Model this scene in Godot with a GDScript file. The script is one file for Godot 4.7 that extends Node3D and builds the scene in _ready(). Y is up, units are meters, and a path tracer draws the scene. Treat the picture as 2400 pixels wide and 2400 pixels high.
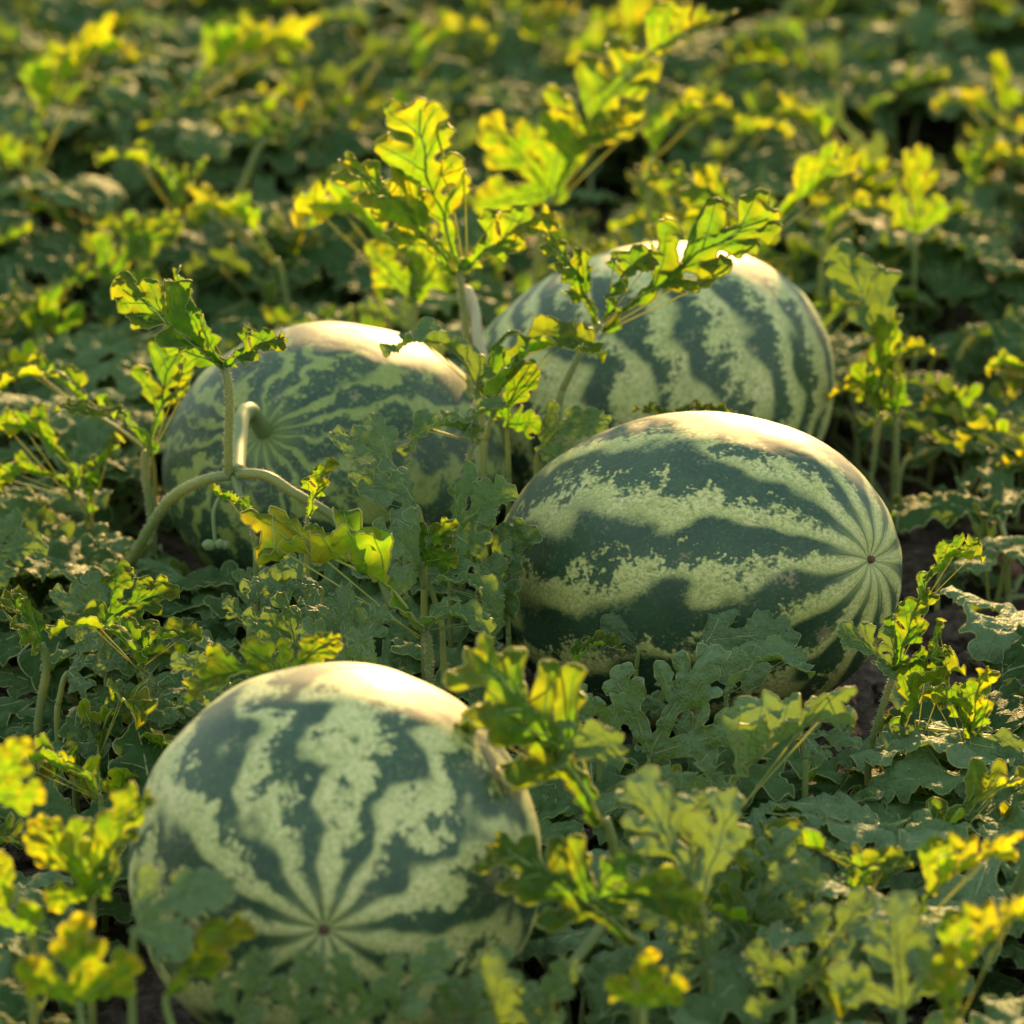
extends Node3D
# A melon field at golden hour: four watermelons among low trailing vines, seen with a long lens.

var rng := RandomNumberGenerator.new()
var taken := {}
var ripple := FastNoiseLite.new()
var mats := {}
var blade_mats: Array = []
var rib_mats: Array = []
var blades: Array = []        # single leaf blades, each {mesh, tip}
var sprigs: Array = []        # leaves with their stalk, standing on the ground
var uprights: Array = []
var low_types: Array = []

const MELONS := [[-0.130, 2.975, 0.152, 0.158, 0.045, 0.75, 1.00], [0.160, 3.640, 0.179, 0.169, 0.050, 0.70, 1.00], [-0.169, 3.970, 0.163, 0.168, 0.125, 0.50, 0.95], [0.127, 4.190, 0.197, 0.195, 0.140, 0.45, 0.90]]


func _ready() -> void:
	rng.seed = 20
	ripple.seed = 3
	ripple.frequency = 1.0
	var cam := Camera3D.new()
	cam.name = "camera"
	cam.position = Vector3(0, 1.45, 0)
	cam.rotation_degrees = Vector3(-19, 0, 0)
	cam.fov = 13.3
	cam.near = 0.05
	cam.far = 900.0
	var lens := CameraAttributesPhysical.new()
	lens.frustum_focal_length = 12.0 / tan(deg_to_rad(6.65))
	lens.exposure_aperture = 3.8
	lens.frustum_focus_distance = 3.66
	lens.frustum_near = 0.05
	lens.frustum_far = 900.0
	cam.attributes = lens
	add_child(cam)
	cam.current = true
	var sky_mat := ProceduralSkyMaterial.new()
	sky_mat.sky_top_color = Color(0.56, 0.62, 0.64)
	sky_mat.sky_horizon_color = Color(0.86, 0.87, 0.80)
	sky_mat.sky_curve = 0.18
	sky_mat.ground_bottom_color = Color(0.16, 0.17, 0.10)
	sky_mat.ground_horizon_color = Color(0.42, 0.40, 0.30)
	sky_mat.sun_angle_max = 26.0
	sky_mat.sky_energy_multiplier = 0.92
	sky_mat.ground_energy_multiplier = 0.6
	var sky := Sky.new()
	sky.sky_material = sky_mat
	var env := Environment.new()
	env.background_mode = Environment.BG_SKY
	env.sky = sky
	env.tonemap_mode = Environment.TONE_MAPPER_LINEAR
	env.tonemap_exposure = 3.25
	env.sdfgi_enabled = true
	env.ssao_enabled = true
	env.ssil_enabled = true
	var world := WorldEnvironment.new()
	world.name = "environment"
	world.environment = env
	add_child(world)
	var sun := DirectionalLight3D.new()
	sun.name = "sun"
	sun.light_color = Color(1.0, 0.81, 0.52)
	sun.light_energy = 1.15
	sun.light_angular_distance = 2.0
	sun.shadow_enabled = true
	sun.rotation_degrees = Vector3(-13.5, 180 - 8, 0)
	add_child(sun)

	make_materials()
	make_leaves()
	make_soil()
	make_melons()
	make_heroes()
	make_runners()
	make_low_foliage()
	make_small_things()


# ------------------------------------------------------------------ naming

func numbered(called: String) -> String:
	if not taken.has(called):
		taken[called] = 0
		return called
	taken[called] += 1
	return "%s_%03d" % [called, taken[called]]


func thing(called: String, label: String, category: String, at: Vector3, group := "") -> Node3D:
	var o := Node3D.new()
	o.name = numbered(called)
	add_child(o)
	o.position = at
	tag(o, label, category, group)
	return o


func tag(o: Node, label: String, category: String, group := "") -> void:
	o.set_meta("label", label)
	o.set_meta("category", category)
	if group != "":
		o.set_meta("group", group)


func part(called: String, mesh: Mesh, parent: Node, xf := Transform3D()) -> MeshInstance3D:
	var o := MeshInstance3D.new()
	o.name = called
	o.mesh = mesh
	o.transform = xf
	parent.add_child(o, true)
	return o


# ------------------------------------------------------------------ mesh building

class Shape:
	var v := PackedVector3Array()
	var uv := PackedVector2Array()
	var i := PackedInt32Array()
	var c := PackedColorArray()
	var same: Array = []      # pairs of vertices that share a place, as along a seam

	func tri(a: int, b: int, c: int) -> void:
		i.push_back(a)
		i.push_back(b)
		i.push_back(c)

	func commit(mesh: ArrayMesh, material: Material) -> void:
		var n := PackedVector3Array()
		n.resize(v.size())
		for k in range(0, i.size(), 3):
			var a := v[i[k]]
			var f := (v[i[k + 2]] - a).cross(v[i[k + 1]] - a)
			n[i[k]] += f
			n[i[k + 1]] += f
			n[i[k + 2]] += f
		for q: Array in same:
			var both := n[q[0]] + n[q[1]]
			n[q[0]] = both
			n[q[1]] = both
		for k in n.size():
			n[k] = n[k].normalized() if n[k].length_squared() > 1e-20 else Vector3.UP
		var arrays := []
		arrays.resize(Mesh.ARRAY_MAX)
		arrays[Mesh.ARRAY_VERTEX] = v
		arrays[Mesh.ARRAY_NORMAL] = n
		if uv.size() == v.size() and uv.size() > 0:
			arrays[Mesh.ARRAY_TEX_UV] = uv
		if c.size() == v.size() and c.size() > 0:
			arrays[Mesh.ARRAY_COLOR] = c
		arrays[Mesh.ARRAY_INDEX] = i
		mesh.add_surface_from_arrays(Mesh.PRIMITIVE_TRIANGLES, arrays)
		mesh.surface_set_material(mesh.get_surface_count() - 1, material)


func tube(s: Shape, pts: PackedVector3Array, r0: float, r1: float, sides := 6, lumps := 0.0, closed := false) -> void:
	var first := s.v.size()
	var n := pts.size()
	var side := Vector3.ZERO
	for k in n:
		var t := (pts[mini(k + 1, n - 1)] - pts[maxi(k - 1, 0)]).normalized()
		if closed and (k == 0 or k == n - 1):
			t = (pts[1] - pts[n - 2]).normalized()
		if side == Vector3.ZERO:
			side = t.cross(Vector3(0.31, 0.2, 0.93)).normalized()
		side = (side - t * side.dot(t)).normalized()
		var up := t.cross(side)
		var r := lerpf(r0, r1, float(k) / (n - 1))
		if lumps > 0.0:
			r *= 1.0 + lumps * ripple.get_noise_3dv(pts[k] * 60.0)
		for j in sides:
			var a := TAU * j / sides
			s.v.push_back(pts[k] + (side * cos(a) + up * sin(a)) * r)
			s.uv.push_back(Vector2(float(j) / sides, float(k)))
	for k in n - 1:
		for j in sides:
			var a := first + k * sides + j
			var b := first + k * sides + (j + 1) % sides
			s.tri(a, a + sides, b)
			s.tri(b, a + sides, b + sides)
	if closed:
		return
	for end in 2:
		s.v.push_back(pts[0] if end == 0 else pts[n - 1])
		s.uv.push_back(Vector2.ZERO)
		var at := first if end == 0 else first + (n - 1) * sides
		for j in sides:
			if end == 0:
				s.tri(s.v.size() - 1, at + j, at + (j + 1) % sides)
			else:
				s.tri(s.v.size() - 1, at + (j + 1) % sides, at + j)


func bezier(a: Vector3, b: Vector3, c: Vector3, d: Vector3, n: int) -> PackedVector3Array:
	var out := PackedVector3Array()
	for k in n + 1:
		out.push_back(a.bezier_interpolate(b, c, d, float(k) / n))
	return out


func smooth_path(pts: Array, per: int) -> PackedVector3Array:
	var out := PackedVector3Array()
	for k in pts.size() - 1:
		for j in per:
			out.push_back(pts[k].cubic_interpolate(pts[k + 1], pts[maxi(k - 1, 0)], pts[mini(k + 2, pts.size() - 1)], float(j) / per))
	out.push_back(pts[-1])
	return out


func hairs(pts: PackedVector3Array, r0: float, r1: float, count: int, length: float) -> ArrayMesh:
	var s := Shape.new()
	for k in count:
		var f := rng.randf() * (pts.size() - 1.001)
		var p := pts[int(f)].lerp(pts[int(f) + 1], f - int(f))
		var t := (pts[int(f) + 1] - pts[int(f)]).normalized()
		var d := Vector3(rng.randfn(), rng.randfn(), rng.randfn())
		d = (d - t * d.dot(t)).normalized()
		var w := t.cross(d) * 0.0003
		var r := lerpf(r0, r1, f / pts.size())
		var at := s.v.size()
		var root := p + d * r * 0.9
		var l := length * rng.randf_range(0.5, 1.1)
		var top := root + d * l + t * l * rng.randf_range(-0.3, 0.35)
		for q in [root + w, root - w * 0.5 + t * 0.0002, root - w * 0.5 - t * 0.0002, top]:
			s.v.push_back(q)
		s.tri(at, at + 1, at + 3)
		s.tri(at + 1, at + 2, at + 3)
		s.tri(at + 2, at, at + 3)
	var m := ArrayMesh.new()
	s.commit(m, mats.fuzz)
	return m


# ------------------------------------------------------------------ materials

func plain(color: Color, rough: float) -> StandardMaterial3D:
	var m := StandardMaterial3D.new()
	m.albedo_color = color.linear_to_srgb()
	m.roughness = rough
	return m


func leaf_material(base: Color, through: Color, rough := 0.5) -> StandardMaterial3D:
	var m := plain(base, rough)
	m.cull_mode = BaseMaterial3D.CULL_DISABLED
	m.backlight_enabled = true
	m.backlight = through.linear_to_srgb()
	m.metallic_specular = 0.22
	m.heightmap_enabled = true
	m.heightmap_scale = 0.2
	m.heightmap_texture = mats.net
	m.uv1_scale = Vector3(1.6, 1.6, 1.0)
	return m


func young_material(base: Color) -> StandardMaterial3D:
	# thin young blades let most of the light through; their blotches are in the vertex colours
	var m := leaf_material(base, Color(1.36, 1.62, 0.16), 0.5)
	m.vertex_color_use_as_albedo = true
	return m


func make_materials() -> void:
	var cells := FastNoiseLite.new()
	cells.noise_type = FastNoiseLite.TYPE_CELLULAR
	cells.cellular_return_type = FastNoiseLite.RETURN_DISTANCE2_SUB
	cells.frequency = 0.035
	cells.fractal_type = FastNoiseLite.FRACTAL_FBM
	cells.fractal_octaves = 2
	var net := NoiseTexture2D.new()
	net.noise = cells
	net.width = 512
	net.height = 512
	net.seamless = true
	mats.net = net
	# grey-green old leaves, mid greens, young yellow greens
	blade_mats = [
		leaf_material(Color(0.112, 0.176, 0.082), Color(0.15, 0.23, 0.020), 0.60),
		leaf_material(Color(0.088, 0.150, 0.056), Color(0.16, 0.25, 0.020), 0.60),
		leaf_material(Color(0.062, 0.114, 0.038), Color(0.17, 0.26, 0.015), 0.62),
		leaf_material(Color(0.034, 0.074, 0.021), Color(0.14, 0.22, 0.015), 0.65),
		young_material(Color(0.52, 0.62, 0.5)),
		young_material(Color(0.78, 0.78, 0.5)),
		young_material(Color(1.0, 0.86, 0.45)),
	]
	for c in [Color(0.24, 0.31, 0.15), Color(0.27, 0.33, 0.11)]:
		var m := plain(c, 0.5)
		m.cull_mode = BaseMaterial3D.CULL_DISABLED
		m.backlight_enabled = true
		m.backlight = Color(0.75, 0.72, 0.12).linear_to_srgb()
		rib_mats.push_back(m)
	var stalk := plain(Color(0.15, 0.21, 0.07), 0.45)
	stalk.backlight_enabled = true
	stalk.backlight = Color(0.30, 0.30, 0.04).linear_to_srgb()
	mats.stalk = stalk
	mats.runner = plain(Color(0.17, 0.2, 0.08), 0.55)
	mats.pale_stalk = plain(Color(0.15, 0.21, 0.075), 0.6)
	mats.bleached = plain(Color(0.46, 0.43, 0.27), 0.6)
	var fuzz := plain(Color(0.6, 0.58, 0.4), 0.6)
	fuzz.backlight_enabled = true
	fuzz.backlight = Color(0.7, 0.62, 0.35).linear_to_srgb()
	mats.fuzz = fuzz
	mats.scar = plain(Color(0.09, 0.05, 0.028), 0.9)
	mats.brown_clay = plain(Color(0.16, 0.07, 0.045), 0.85)
	# soil
	var grit := FastNoiseLite.new()
	grit.frequency = 0.02
	grit.fractal_octaves = 6
	grit.fractal_gain = 0.62
	var tone := NoiseTexture2D.new()
	tone.noise = grit
	tone.width = 1024
	tone.height = 1024
	tone.seamless = true
	var ramp := Gradient.new()
	ramp.offsets = PackedFloat32Array([0.0, 0.45, 0.75, 1.0])
	ramp.colors = PackedColorArray([Color(0.03, 0.022, 0.017).linear_to_srgb(), Color(0.072, 0.055, 0.044).linear_to_srgb(), Color(0.12, 0.096, 0.08).linear_to_srgb(), Color(0.2, 0.165, 0.14).linear_to_srgb()])
	tone.color_ramp = ramp
	var rough := NoiseTexture2D.new()
	rough.noise = grit
	rough.width = 1024
	rough.height = 1024
	rough.seamless = true
	var soil := StandardMaterial3D.new()
	soil.albedo_texture = tone
	soil.roughness = 0.95
	soil.metallic_specular = 0.25
	soil.uv1_triplanar = true
	soil.uv1_world_triplanar = true
	soil.uv1_scale = Vector3(2.3, 2.3, 2.3)
	soil.heightmap_enabled = true
	soil.heightmap_texture = rough
	soil.heightmap_scale = 1.2
	mats.soil = soil


# ------------------------------------------------------------------ leaves

func rib(d: Dictionary, start: Vector2, angle: float, length: float, bend: float, lobes: int, wide: float, first: float, r: RandomNumberGenerator) -> void:
	# one main vein with its blade strip, its lobes on both sides and a rounded end
	var pts := PackedVector2Array()
	var p := start
	var n := 8
	for k in n + 1:
		pts.push_back(p)
		var a := angle + bend * k / n
		p += Vector2(sin(a), cos(a)) * length / n
	d.ribs.push_back(pts)
	for k in n:
		var t := float(k) / n
		var w0 := length * wide * (0.62 + 0.3 * sin(t * 3.0))
		d.caps.push_back([pts[k], pts[k + 1], w0, w0])
	var tip := pts[n]
	d.caps.push_back([pts[n - 1], tip, length * wide * 0.75, length * wide * 0.55])
	for k in lobes:
		for s in [-1.0, 1.0]:
			var t: float = lerpf(first, 0.9, (k + 0.35 * r.randf() + (0.2 if s > 0 else 0.0)) / maxf(lobes - 0.35, 1.0))
			t = minf(t, 0.92)
			var q := pts[int(t * n)].lerp(pts[mini(int(t * n) + 1, n)], t * n - int(t * n))
			var a: float = angle + bend * t + s * (0.95 - 0.25 * t + r.randf_range(-0.12, 0.12))
			var l := length * (0.47 - 0.30 * t) * r.randf_range(0.85, 1.15)
			var dir := Vector2(sin(a), cos(a))
			var e := q + dir * l
			var b := length * wide * (0.78 - 0.25 * t) * r.randf_range(0.9, 1.1)
			d.caps.push_back([q, e, b * 0.75, b])
			# small teeth on the lobe's end
			var a2: float = a - s * 0.75
			d.caps.push_back([q.lerp(e, 0.65), q.lerp(e, 0.65) + Vector2(sin(a2), cos(a2)) * b * 1.35, b * 0.6, b * 0.35])
			var a3: float = a + s * 0.7
			d.caps.push_back([q.lerp(e, 0.6), q.lerp(e, 0.6) + Vector2(sin(a3), cos(a3)) * b * 1.15, b * 0.55, b * 0.3])
			var vein := PackedVector2Array([q, q.lerp(e, 0.5) + Vector2(-dir.y, dir.x) * s * l * 0.03, e])
			d.veins.push_back(vein)


func seg_dist(p: Vector2, a: Vector2, b: Vector2) -> float:
	var ba := b - a
	var h := clampf((p - a).dot(ba) / maxf(ba.length_squared(), 1e-9), 0.0, 1.0)
	return (p - a - ba * h).length()


func leaf_sdf(d: Dictionary, p: Vector2) -> float:
	var out := 9.0
	for c in d.caps:
		var a: Vector2 = c[0]
		var ba: Vector2 = c[1] - a
		var h := clampf((p - a).dot(ba) / maxf(ba.length_squared(), 1e-9), 0.0, 1.0)
		var f: float = (p - a - ba * h).length() - lerpf(c[2], c[3], h)
		if f > out + 0.05:
			continue
		var m := maxf(0.022 - absf(out - f), 0.0) / 0.022
		out = minf(out, f) - m * m * 0.022 * 0.25
	return out + 0.010 * ripple.get_noise_2d(p.x * 11.0 + d.seed, p.y * 11.0)


func rib_dist(d: Dictionary, p: Vector2) -> float:
	var out := 9.0
	for pts in d.ribs:
		for k in pts.size() - 1:
			out = minf(out, seg_dist(p, pts[k], pts[k + 1]))
	for pts in d.veins:
		for k in pts.size() - 1:
			out = minf(out, seg_dist(p, pts[k], pts[k + 1]) + 0.015)
	return out


func bend_leaf(d: Dictionary, p: Vector2, inside: float, from_rib: float) -> Vector3:
	var z: float = d.puff * minf(from_rib, 0.12)
	z += d.ruffle * ripple.get_noise_2d(p.x * 4.2 + d.seed * 3.0, p.y * 4.2) * smoothstep(0.0, 0.12, from_rib)
	z += d.ruffle * 0.6 * ripple.get_noise_2d(p.x * 1.7 - d.seed, p.y * 1.7 + 9.0)
	z += 0.011 * ripple.get_noise_2d(p.x * 15.0 + 3.0, p.y * 15.0) * smoothstep(0.0, 0.06, from_rib)
	var m := maxf(1.0 - inside / 0.06, 0.0)
	z -= d.curl * m * m
	z -= d.droop * (p.x * p.x)
	var ax := sqrt(p.x * p.x + 0.0006) - 0.0245
	var x := signf(p.x) * ax * cos(d.fold) if absf(p.x) > 0.001 else 0.0
	z += ax * sin(d.fold)
	var k: float = d.arch
	var s := p.y
	var along := Vector3(x, sin(k * s) / k, -(1.0 - cos(k * s)) / k)
	along += Vector3(0, sin(k * s), cos(k * s)) * z
	along.x += d.twist * p.y * p.y
	return along


func blade_tone(d: Dictionary, p: Vector2, inside: float, from_rib: float) -> Color:
	# the blade's own colour: greener at the base and along the veins, yellower to the tip, blotched, dry at a few places of its edge
	var t := clampf(-0.14 + 0.5 * p.length() + 0.28 * (1.0 - smoothstep(0.0, 0.045, inside)) + 0.55 * ripple.get_noise_2d(p.x * 3.0 + d.seed, p.y * 3.0) - 0.25 * (1.0 - smoothstep(0.0, 0.05, from_rib)), 0.0, 1.0)
	var c := Color(0.30, 0.50, 0.16).lerp(Color(0.90, 0.64, 0.15), t)
	var blotch := 0.85 + 0.30 * ripple.get_noise_2d(p.x * 9.0 - d.seed, p.y * 9.0) + 0.16 * ripple.get_noise_2d(p.x * 27.0, p.y * 27.0 + d.seed)
	c = Color(c.r * blotch, c.g * blotch, c.b * blotch)
	var dry := (1.0 - smoothstep(0.004, 0.03, inside)) * smoothstep(0.28, 0.5, ripple.get_noise_2d(p.x * 4.5 + 31.0, p.y * 4.5 + d.seed))
	return c.lerp(Color(0.42, 0.27, 0.09), dry * 0.8)


func make_leaf_plan(seed_: int, o: Dictionary) -> Dictionary:
	var r := RandomNumberGenerator.new()
	r.seed = seed_
	var d := {"caps": [], "ribs": [], "veins": [], "seed": seed_ * 1.37, "puff": 0.3, "ruffle": 0.16, "curl": 0.03, "droop": 0.25, "fold": 0.25, "arch": 0.9, "twist": 0.0, "side": 0.62, "spread": 0.9, "wide": 0.122, "lobes": 3, "side_lobes": 2, "first": 0.42, "cell": 0.032}
	d.merge(o, true)
	rib(d, Vector2.ZERO, r.randf_range(-0.06, 0.06), 1.0, r.randf_range(-0.2, 0.2), d.lobes, d.wide, d.first if d.side > 0.0 else 0.28, r)
	if d.side > 0.0:
		for s in [-1.0, 1.0]:
			rib(d, Vector2(0, 0.02), s * d.spread * r.randf_range(0.9, 1.1), d.side * r.randf_range(0.88, 1.12), s * r.randf_range(-0.35, 0.15), d.side_lobes, d.wide * 1.3, 0.42, r)
	return d


func blade_mesh(d: Dictionary, xf := Transform3D(), stalk := PackedVector3Array(), stalk_r := 0.02) -> Dictionary:
	var cell: float = d.cell
	var lo := Vector2(9, 9)
	var hi := -lo
	for c in d.caps:
		for k in 2:
			var grow := Vector2.ONE * (maxf(c[2], c[3]) + 0.03)
			lo = lo.min(c[k] - grow)
			hi = hi.max(c[k] + grow)
	var nx := int((hi.x - lo.x) / cell) + 2
	var ny := int((hi.y - lo.y) / cell) + 2
	var f := PackedFloat32Array()
	f.resize(nx * ny)
	for y in ny:
		for x in nx:
			var fv := leaf_sdf(d, lo + Vector2(x, y) * cell)
			f[y * nx + x] = fv if absf(fv) > 0.0005 else 0.0005
	var s := Shape.new()
	var ids := {}
	var rim := {}
	var add := func(key: int, p: Vector2, inside: float) -> int:
		if not ids.has(key):
			ids[key] = s.v.size()
			var from_rib := rib_dist(d, p)
			s.v.push_back(xf * bend_leaf(d, p, inside, from_rib))
			s.uv.push_back(p)
			s.c.push_back(blade_tone(d, p, inside, from_rib))
		return ids[key]
	for y in ny - 1:
		for x in nx - 1:
			var cx := [x, x, x + 1, x + 1]
			var cy := [y, y + 1, y + 1, y]
			var poly: Array = []
			var cut: Array = []
			for k in 4:
				var k2 := (k + 1) % 4
				var ia: int = cy[k] * nx + cx[k]
				var ib: int = cy[k2] * nx + cx[k2]
				var pa := lo + Vector2(cx[k], cy[k]) * cell
				if f[ia] < 0.0:
					poly.push_back(add.call(ia, pa, -f[ia]))
				if (f[ia] < 0.0) != (f[ib] < 0.0):
					var pb := lo + Vector2(cx[k2], cy[k2]) * cell
					var key := nx * ny * 2 + mini(ia, ib) * 2 + (1 if absi(ia - ib) == 1 else 0)
					var id: int = add.call(key, pa.lerp(pb, f[ia] / (f[ia] - f[ib])), 0.0)
					poly.push_back(id)
					cut.push_back(id)
			for k in range(1, poly.size() - 1):
				s.tri(poly[0], poly[k], poly[k + 1])
			if cut.size() == 2:
				rim[cut[0]] = rim.get(cut[0], []) + [cut[1]]
				rim[cut[1]] = rim.get(cut[1], []) + [cut[0]]
	var mesh := ArrayMesh.new()
	s.commit(mesh, blade_mats[0])
	# the pale hairy margin, the veins and the stalk
	var t := Shape.new()
	var done := {}
	for start in rim:
		if done.has(start):
			continue
		var pts := PackedVector3Array()
		var at: int = start
		while at >= 0 and not done.has(at):
			done[at] = true
			pts.push_back(s.v[at])
			var next := -1
			for q in rim[at]:
				if not done.has(q):
					next = q
			at = next
		if pts.size() > 4:
			pts.push_back(pts[0])
			tube(t, pts, d.get("rim", 0.0055), d.get("rim", 0.0055), 3, 0.0, true)
	for pts2 in d.ribs:
		var line := PackedVector3Array()
		for p in pts2:
			line.push_back(xf * (bend_leaf(d, p, 0.08, 0.0) + Vector3(0, 0, -0.003)))
		tube(t, line, 0.012, 0.004, 5)
	for pts2 in d.veins:
		var line := PackedVector3Array()
		for p in pts2:
			line.push_back(xf * (bend_leaf(d, p, 0.08, 0.0) + Vector3(0, 0, -0.001)))
		tube(t, line, 0.005, 0.002, 3)
	if stalk.size() > 1:
		tube(t, stalk, stalk_r, stalk_r * 0.8, 5)
	t.commit(mesh, rib_mats[0])
	return {"mesh": mesh, "tip": xf * bend_leaf(d, d.ribs[0][-1], 0.08, 0.0)}


func standing_leaf(seed_: int, o: Dictionary, rise: float, lean: float, pitch: float) -> Dictionary:
	# a blade on its stalk; the stalk's foot is the origin, the blade points along -z and is pitched up by that angle
	var d := make_leaf_plan(seed_, o)
	var foot := Vector3.ZERO
	var joint := Vector3(0, rise, -lean)
	var turn := Basis(Vector3.RIGHT, -PI / 2 + pitch)     # +y goes to -z, +z (the upper face) goes up
	var xf := Transform3D(turn, joint)
	var out := turn * Vector3.UP
	var stalk := bezier(foot, Vector3(0, rise * 0.5, 0), joint - out * rise * 0.25, joint, 6)
	return blade_mesh(d, xf, stalk, 0.024)


func make_leaves() -> void:
	# blades for the leaves that stand out
	blades = [
		blade_mesh(make_leaf_plan(11, {"cell": 0.022, "arch": 0.5, "fold": 0.5, "droop": 0.1, "lobes": 3, "wide": 0.1, "side_lobes": 2})),   # 0 three-armed, lifted sides
		blade_mesh(make_leaf_plan(12, {"cell": 0.022, "arch": 1.3, "fold": 0.35, "droop": 0.5, "ruffle": 0.15})),                  # 1 three-armed, arched
		blade_mesh(make_leaf_plan(13, {"cell": 0.022, "arch": 1.5, "fold": 0.85, "side": 0.3, "spread": 1.05, "lobes": 4, "wide": 0.1, "ruffle": 0.22})),      # 2 long folded arch
		blade_mesh(make_leaf_plan(14, {"cell": 0.022, "arch": 0.6, "fold": 0.5, "side": 0.0, "lobes": 4, "wide": 0.11, "curl": 0.05, "ruffle": 0.2})),  # 3 single feather
		blade_mesh(make_leaf_plan(15, {"cell": 0.026, "arch": 0.7, "fold": 0.2, "wide": 0.15, "lobes": 2, "side": 0.8, "side_lobes": 2, "ruffle": 0.13, "puff": 0.2})),  # 4 broad rounded
		blade_mesh(make_leaf_plan(16, {"cell": 0.02, "arch": 0.45, "fold": 0.3, "droop": 0.0, "side": 0.0, "first": 0.2, "lobes": 4, "wide": 0.082, "curl": 0.05, "ruffle": 0.2})),    # 5 long feather of many lobes
		blade_mesh(make_leaf_plan(17, {"cell": 0.026, "arch": 1.0, "fold": 0.9, "side": 0.5, "spread": 0.6, "ruffle": 0.22})),  # 6 young, closed
		blade_mesh(make_leaf_plan(18, {"cell": 0.03, "arch": 0.5, "fold": 0.3, "wide": 0.26, "lobes": 1, "side": 0.0, "ruffle": 0.12})),  # 7 small round simple
		blade_mesh(make_leaf_plan(19, {"cell": 0.02, "arch": 0.35, "fold": 0.25, "droop": 0.0, "side": 0.72, "spread": 0.82, "lobes": 3, "side_lobes": 2, "wide": 0.1, "ruffle": 0.2})),  # 8 large three-armed, open
		blade_mesh(make_leaf_plan(20, {"cell": 0.024, "arch": 1.9, "fold": 0.6, "side": 0.55, "spread": 0.8, "ruffle": 0.18, "droop": 0.4, "wide": 0.12})),  # 9 strongly arched
		blade_mesh(make_leaf_plan(21, {"cell": 0.02, "arch": 1.35, "fold": 0.95, "side": 0.0, "first": 0.22, "lobes": 5, "wide": 0.075, "curl": 0.05, "ruffle": 0.2})),  # 10 narrow folded arch
		blade_mesh(make_leaf_plan(22, {"cell": 0.022, "arch": 0.8, "fold": 0.3, "droop": 0.3, "side": 0.7, "spread": 0.85, "lobes": 3, "side_lobes": 2, "wide": 0.095, "curl": 0.05, "ruffle": 0.2})),  # 11 sage leaf with narrow rounded lobes
	]
	# leaves of the trailing vines
	for k in 4:
		sprigs.push_back(standing_leaf(30 + k, {"arch": 0.6 + 0.25 * k, "fold": 0.12 + 0.07 * k, "puff": 0.22, "droop": 0.4, "ruffle": 0.13, "wide": 0.098 + 0.007 * k, "lobes": 3, "curl": 0.04, "spread": 0.8 + 0.07 * k}, 0.45 + 0.08 * k, 0.12, 0.35 + 0.08 * k))
	for k in 4:
		sprigs.push_back(standing_leaf(50 + k, {"arch": 0.6 + 0.3 * k, "fold": 0.12 + 0.06 * k, "droop": 0.5, "ruffle": 0.15, "wide": 0.125 + 0.01 * k, "lobes": 2, "side": 0.85 - 0.06 * k, "side_lobes": 1}, 0.5 + 0.05 * k, 0.1, 0.25 + 0.12 * k))
	for k in 4:
		uprights.push_back(standing_leaf(70 + k, {"arch": 0.7 + 0.4 * k, "fold": 0.5 + 0.12 * k, "droop": 0.15, "ruffle": 0.13, "wide": 0.095, "curl": 0.045, "side": 0.5 - 0.05 * k, "spread": 0.85}, 0.5 + 0.1 * k, 0.05, 1.0 + 0.1 * k))
	for k in 3:
		low_types.push_back(standing_leaf(90 + k, {"cell": 0.05, "arch": 1.0, "fold": 0.2, "droop": 0.5, "ruffle": 0.15, "wide": 0.11, "spread": 0.95}, 0.22 + 0.12 * k, 0.1, 0.15 + 0.2 * k))


func paint(o: MeshInstance3D, blade: int, vein := 0) -> void:
	o.set_surface_override_material(0, blade_mats[blade])
	o.set_surface_override_material(1, rib_mats[vein])


# ------------------------------------------------------------------ soil

func ground_height(x: float, z: float) -> float:
	return 0.018 * ripple.get_noise_2d(x * 1.3, z * 1.3) + 0.016 * ripple.get_noise_2d(x * 5.0 + 7.0, z * 5.0) + 0.008 * ripple.get_noise_2d(x * 19.0, z * 19.0) - 0.012


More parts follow.
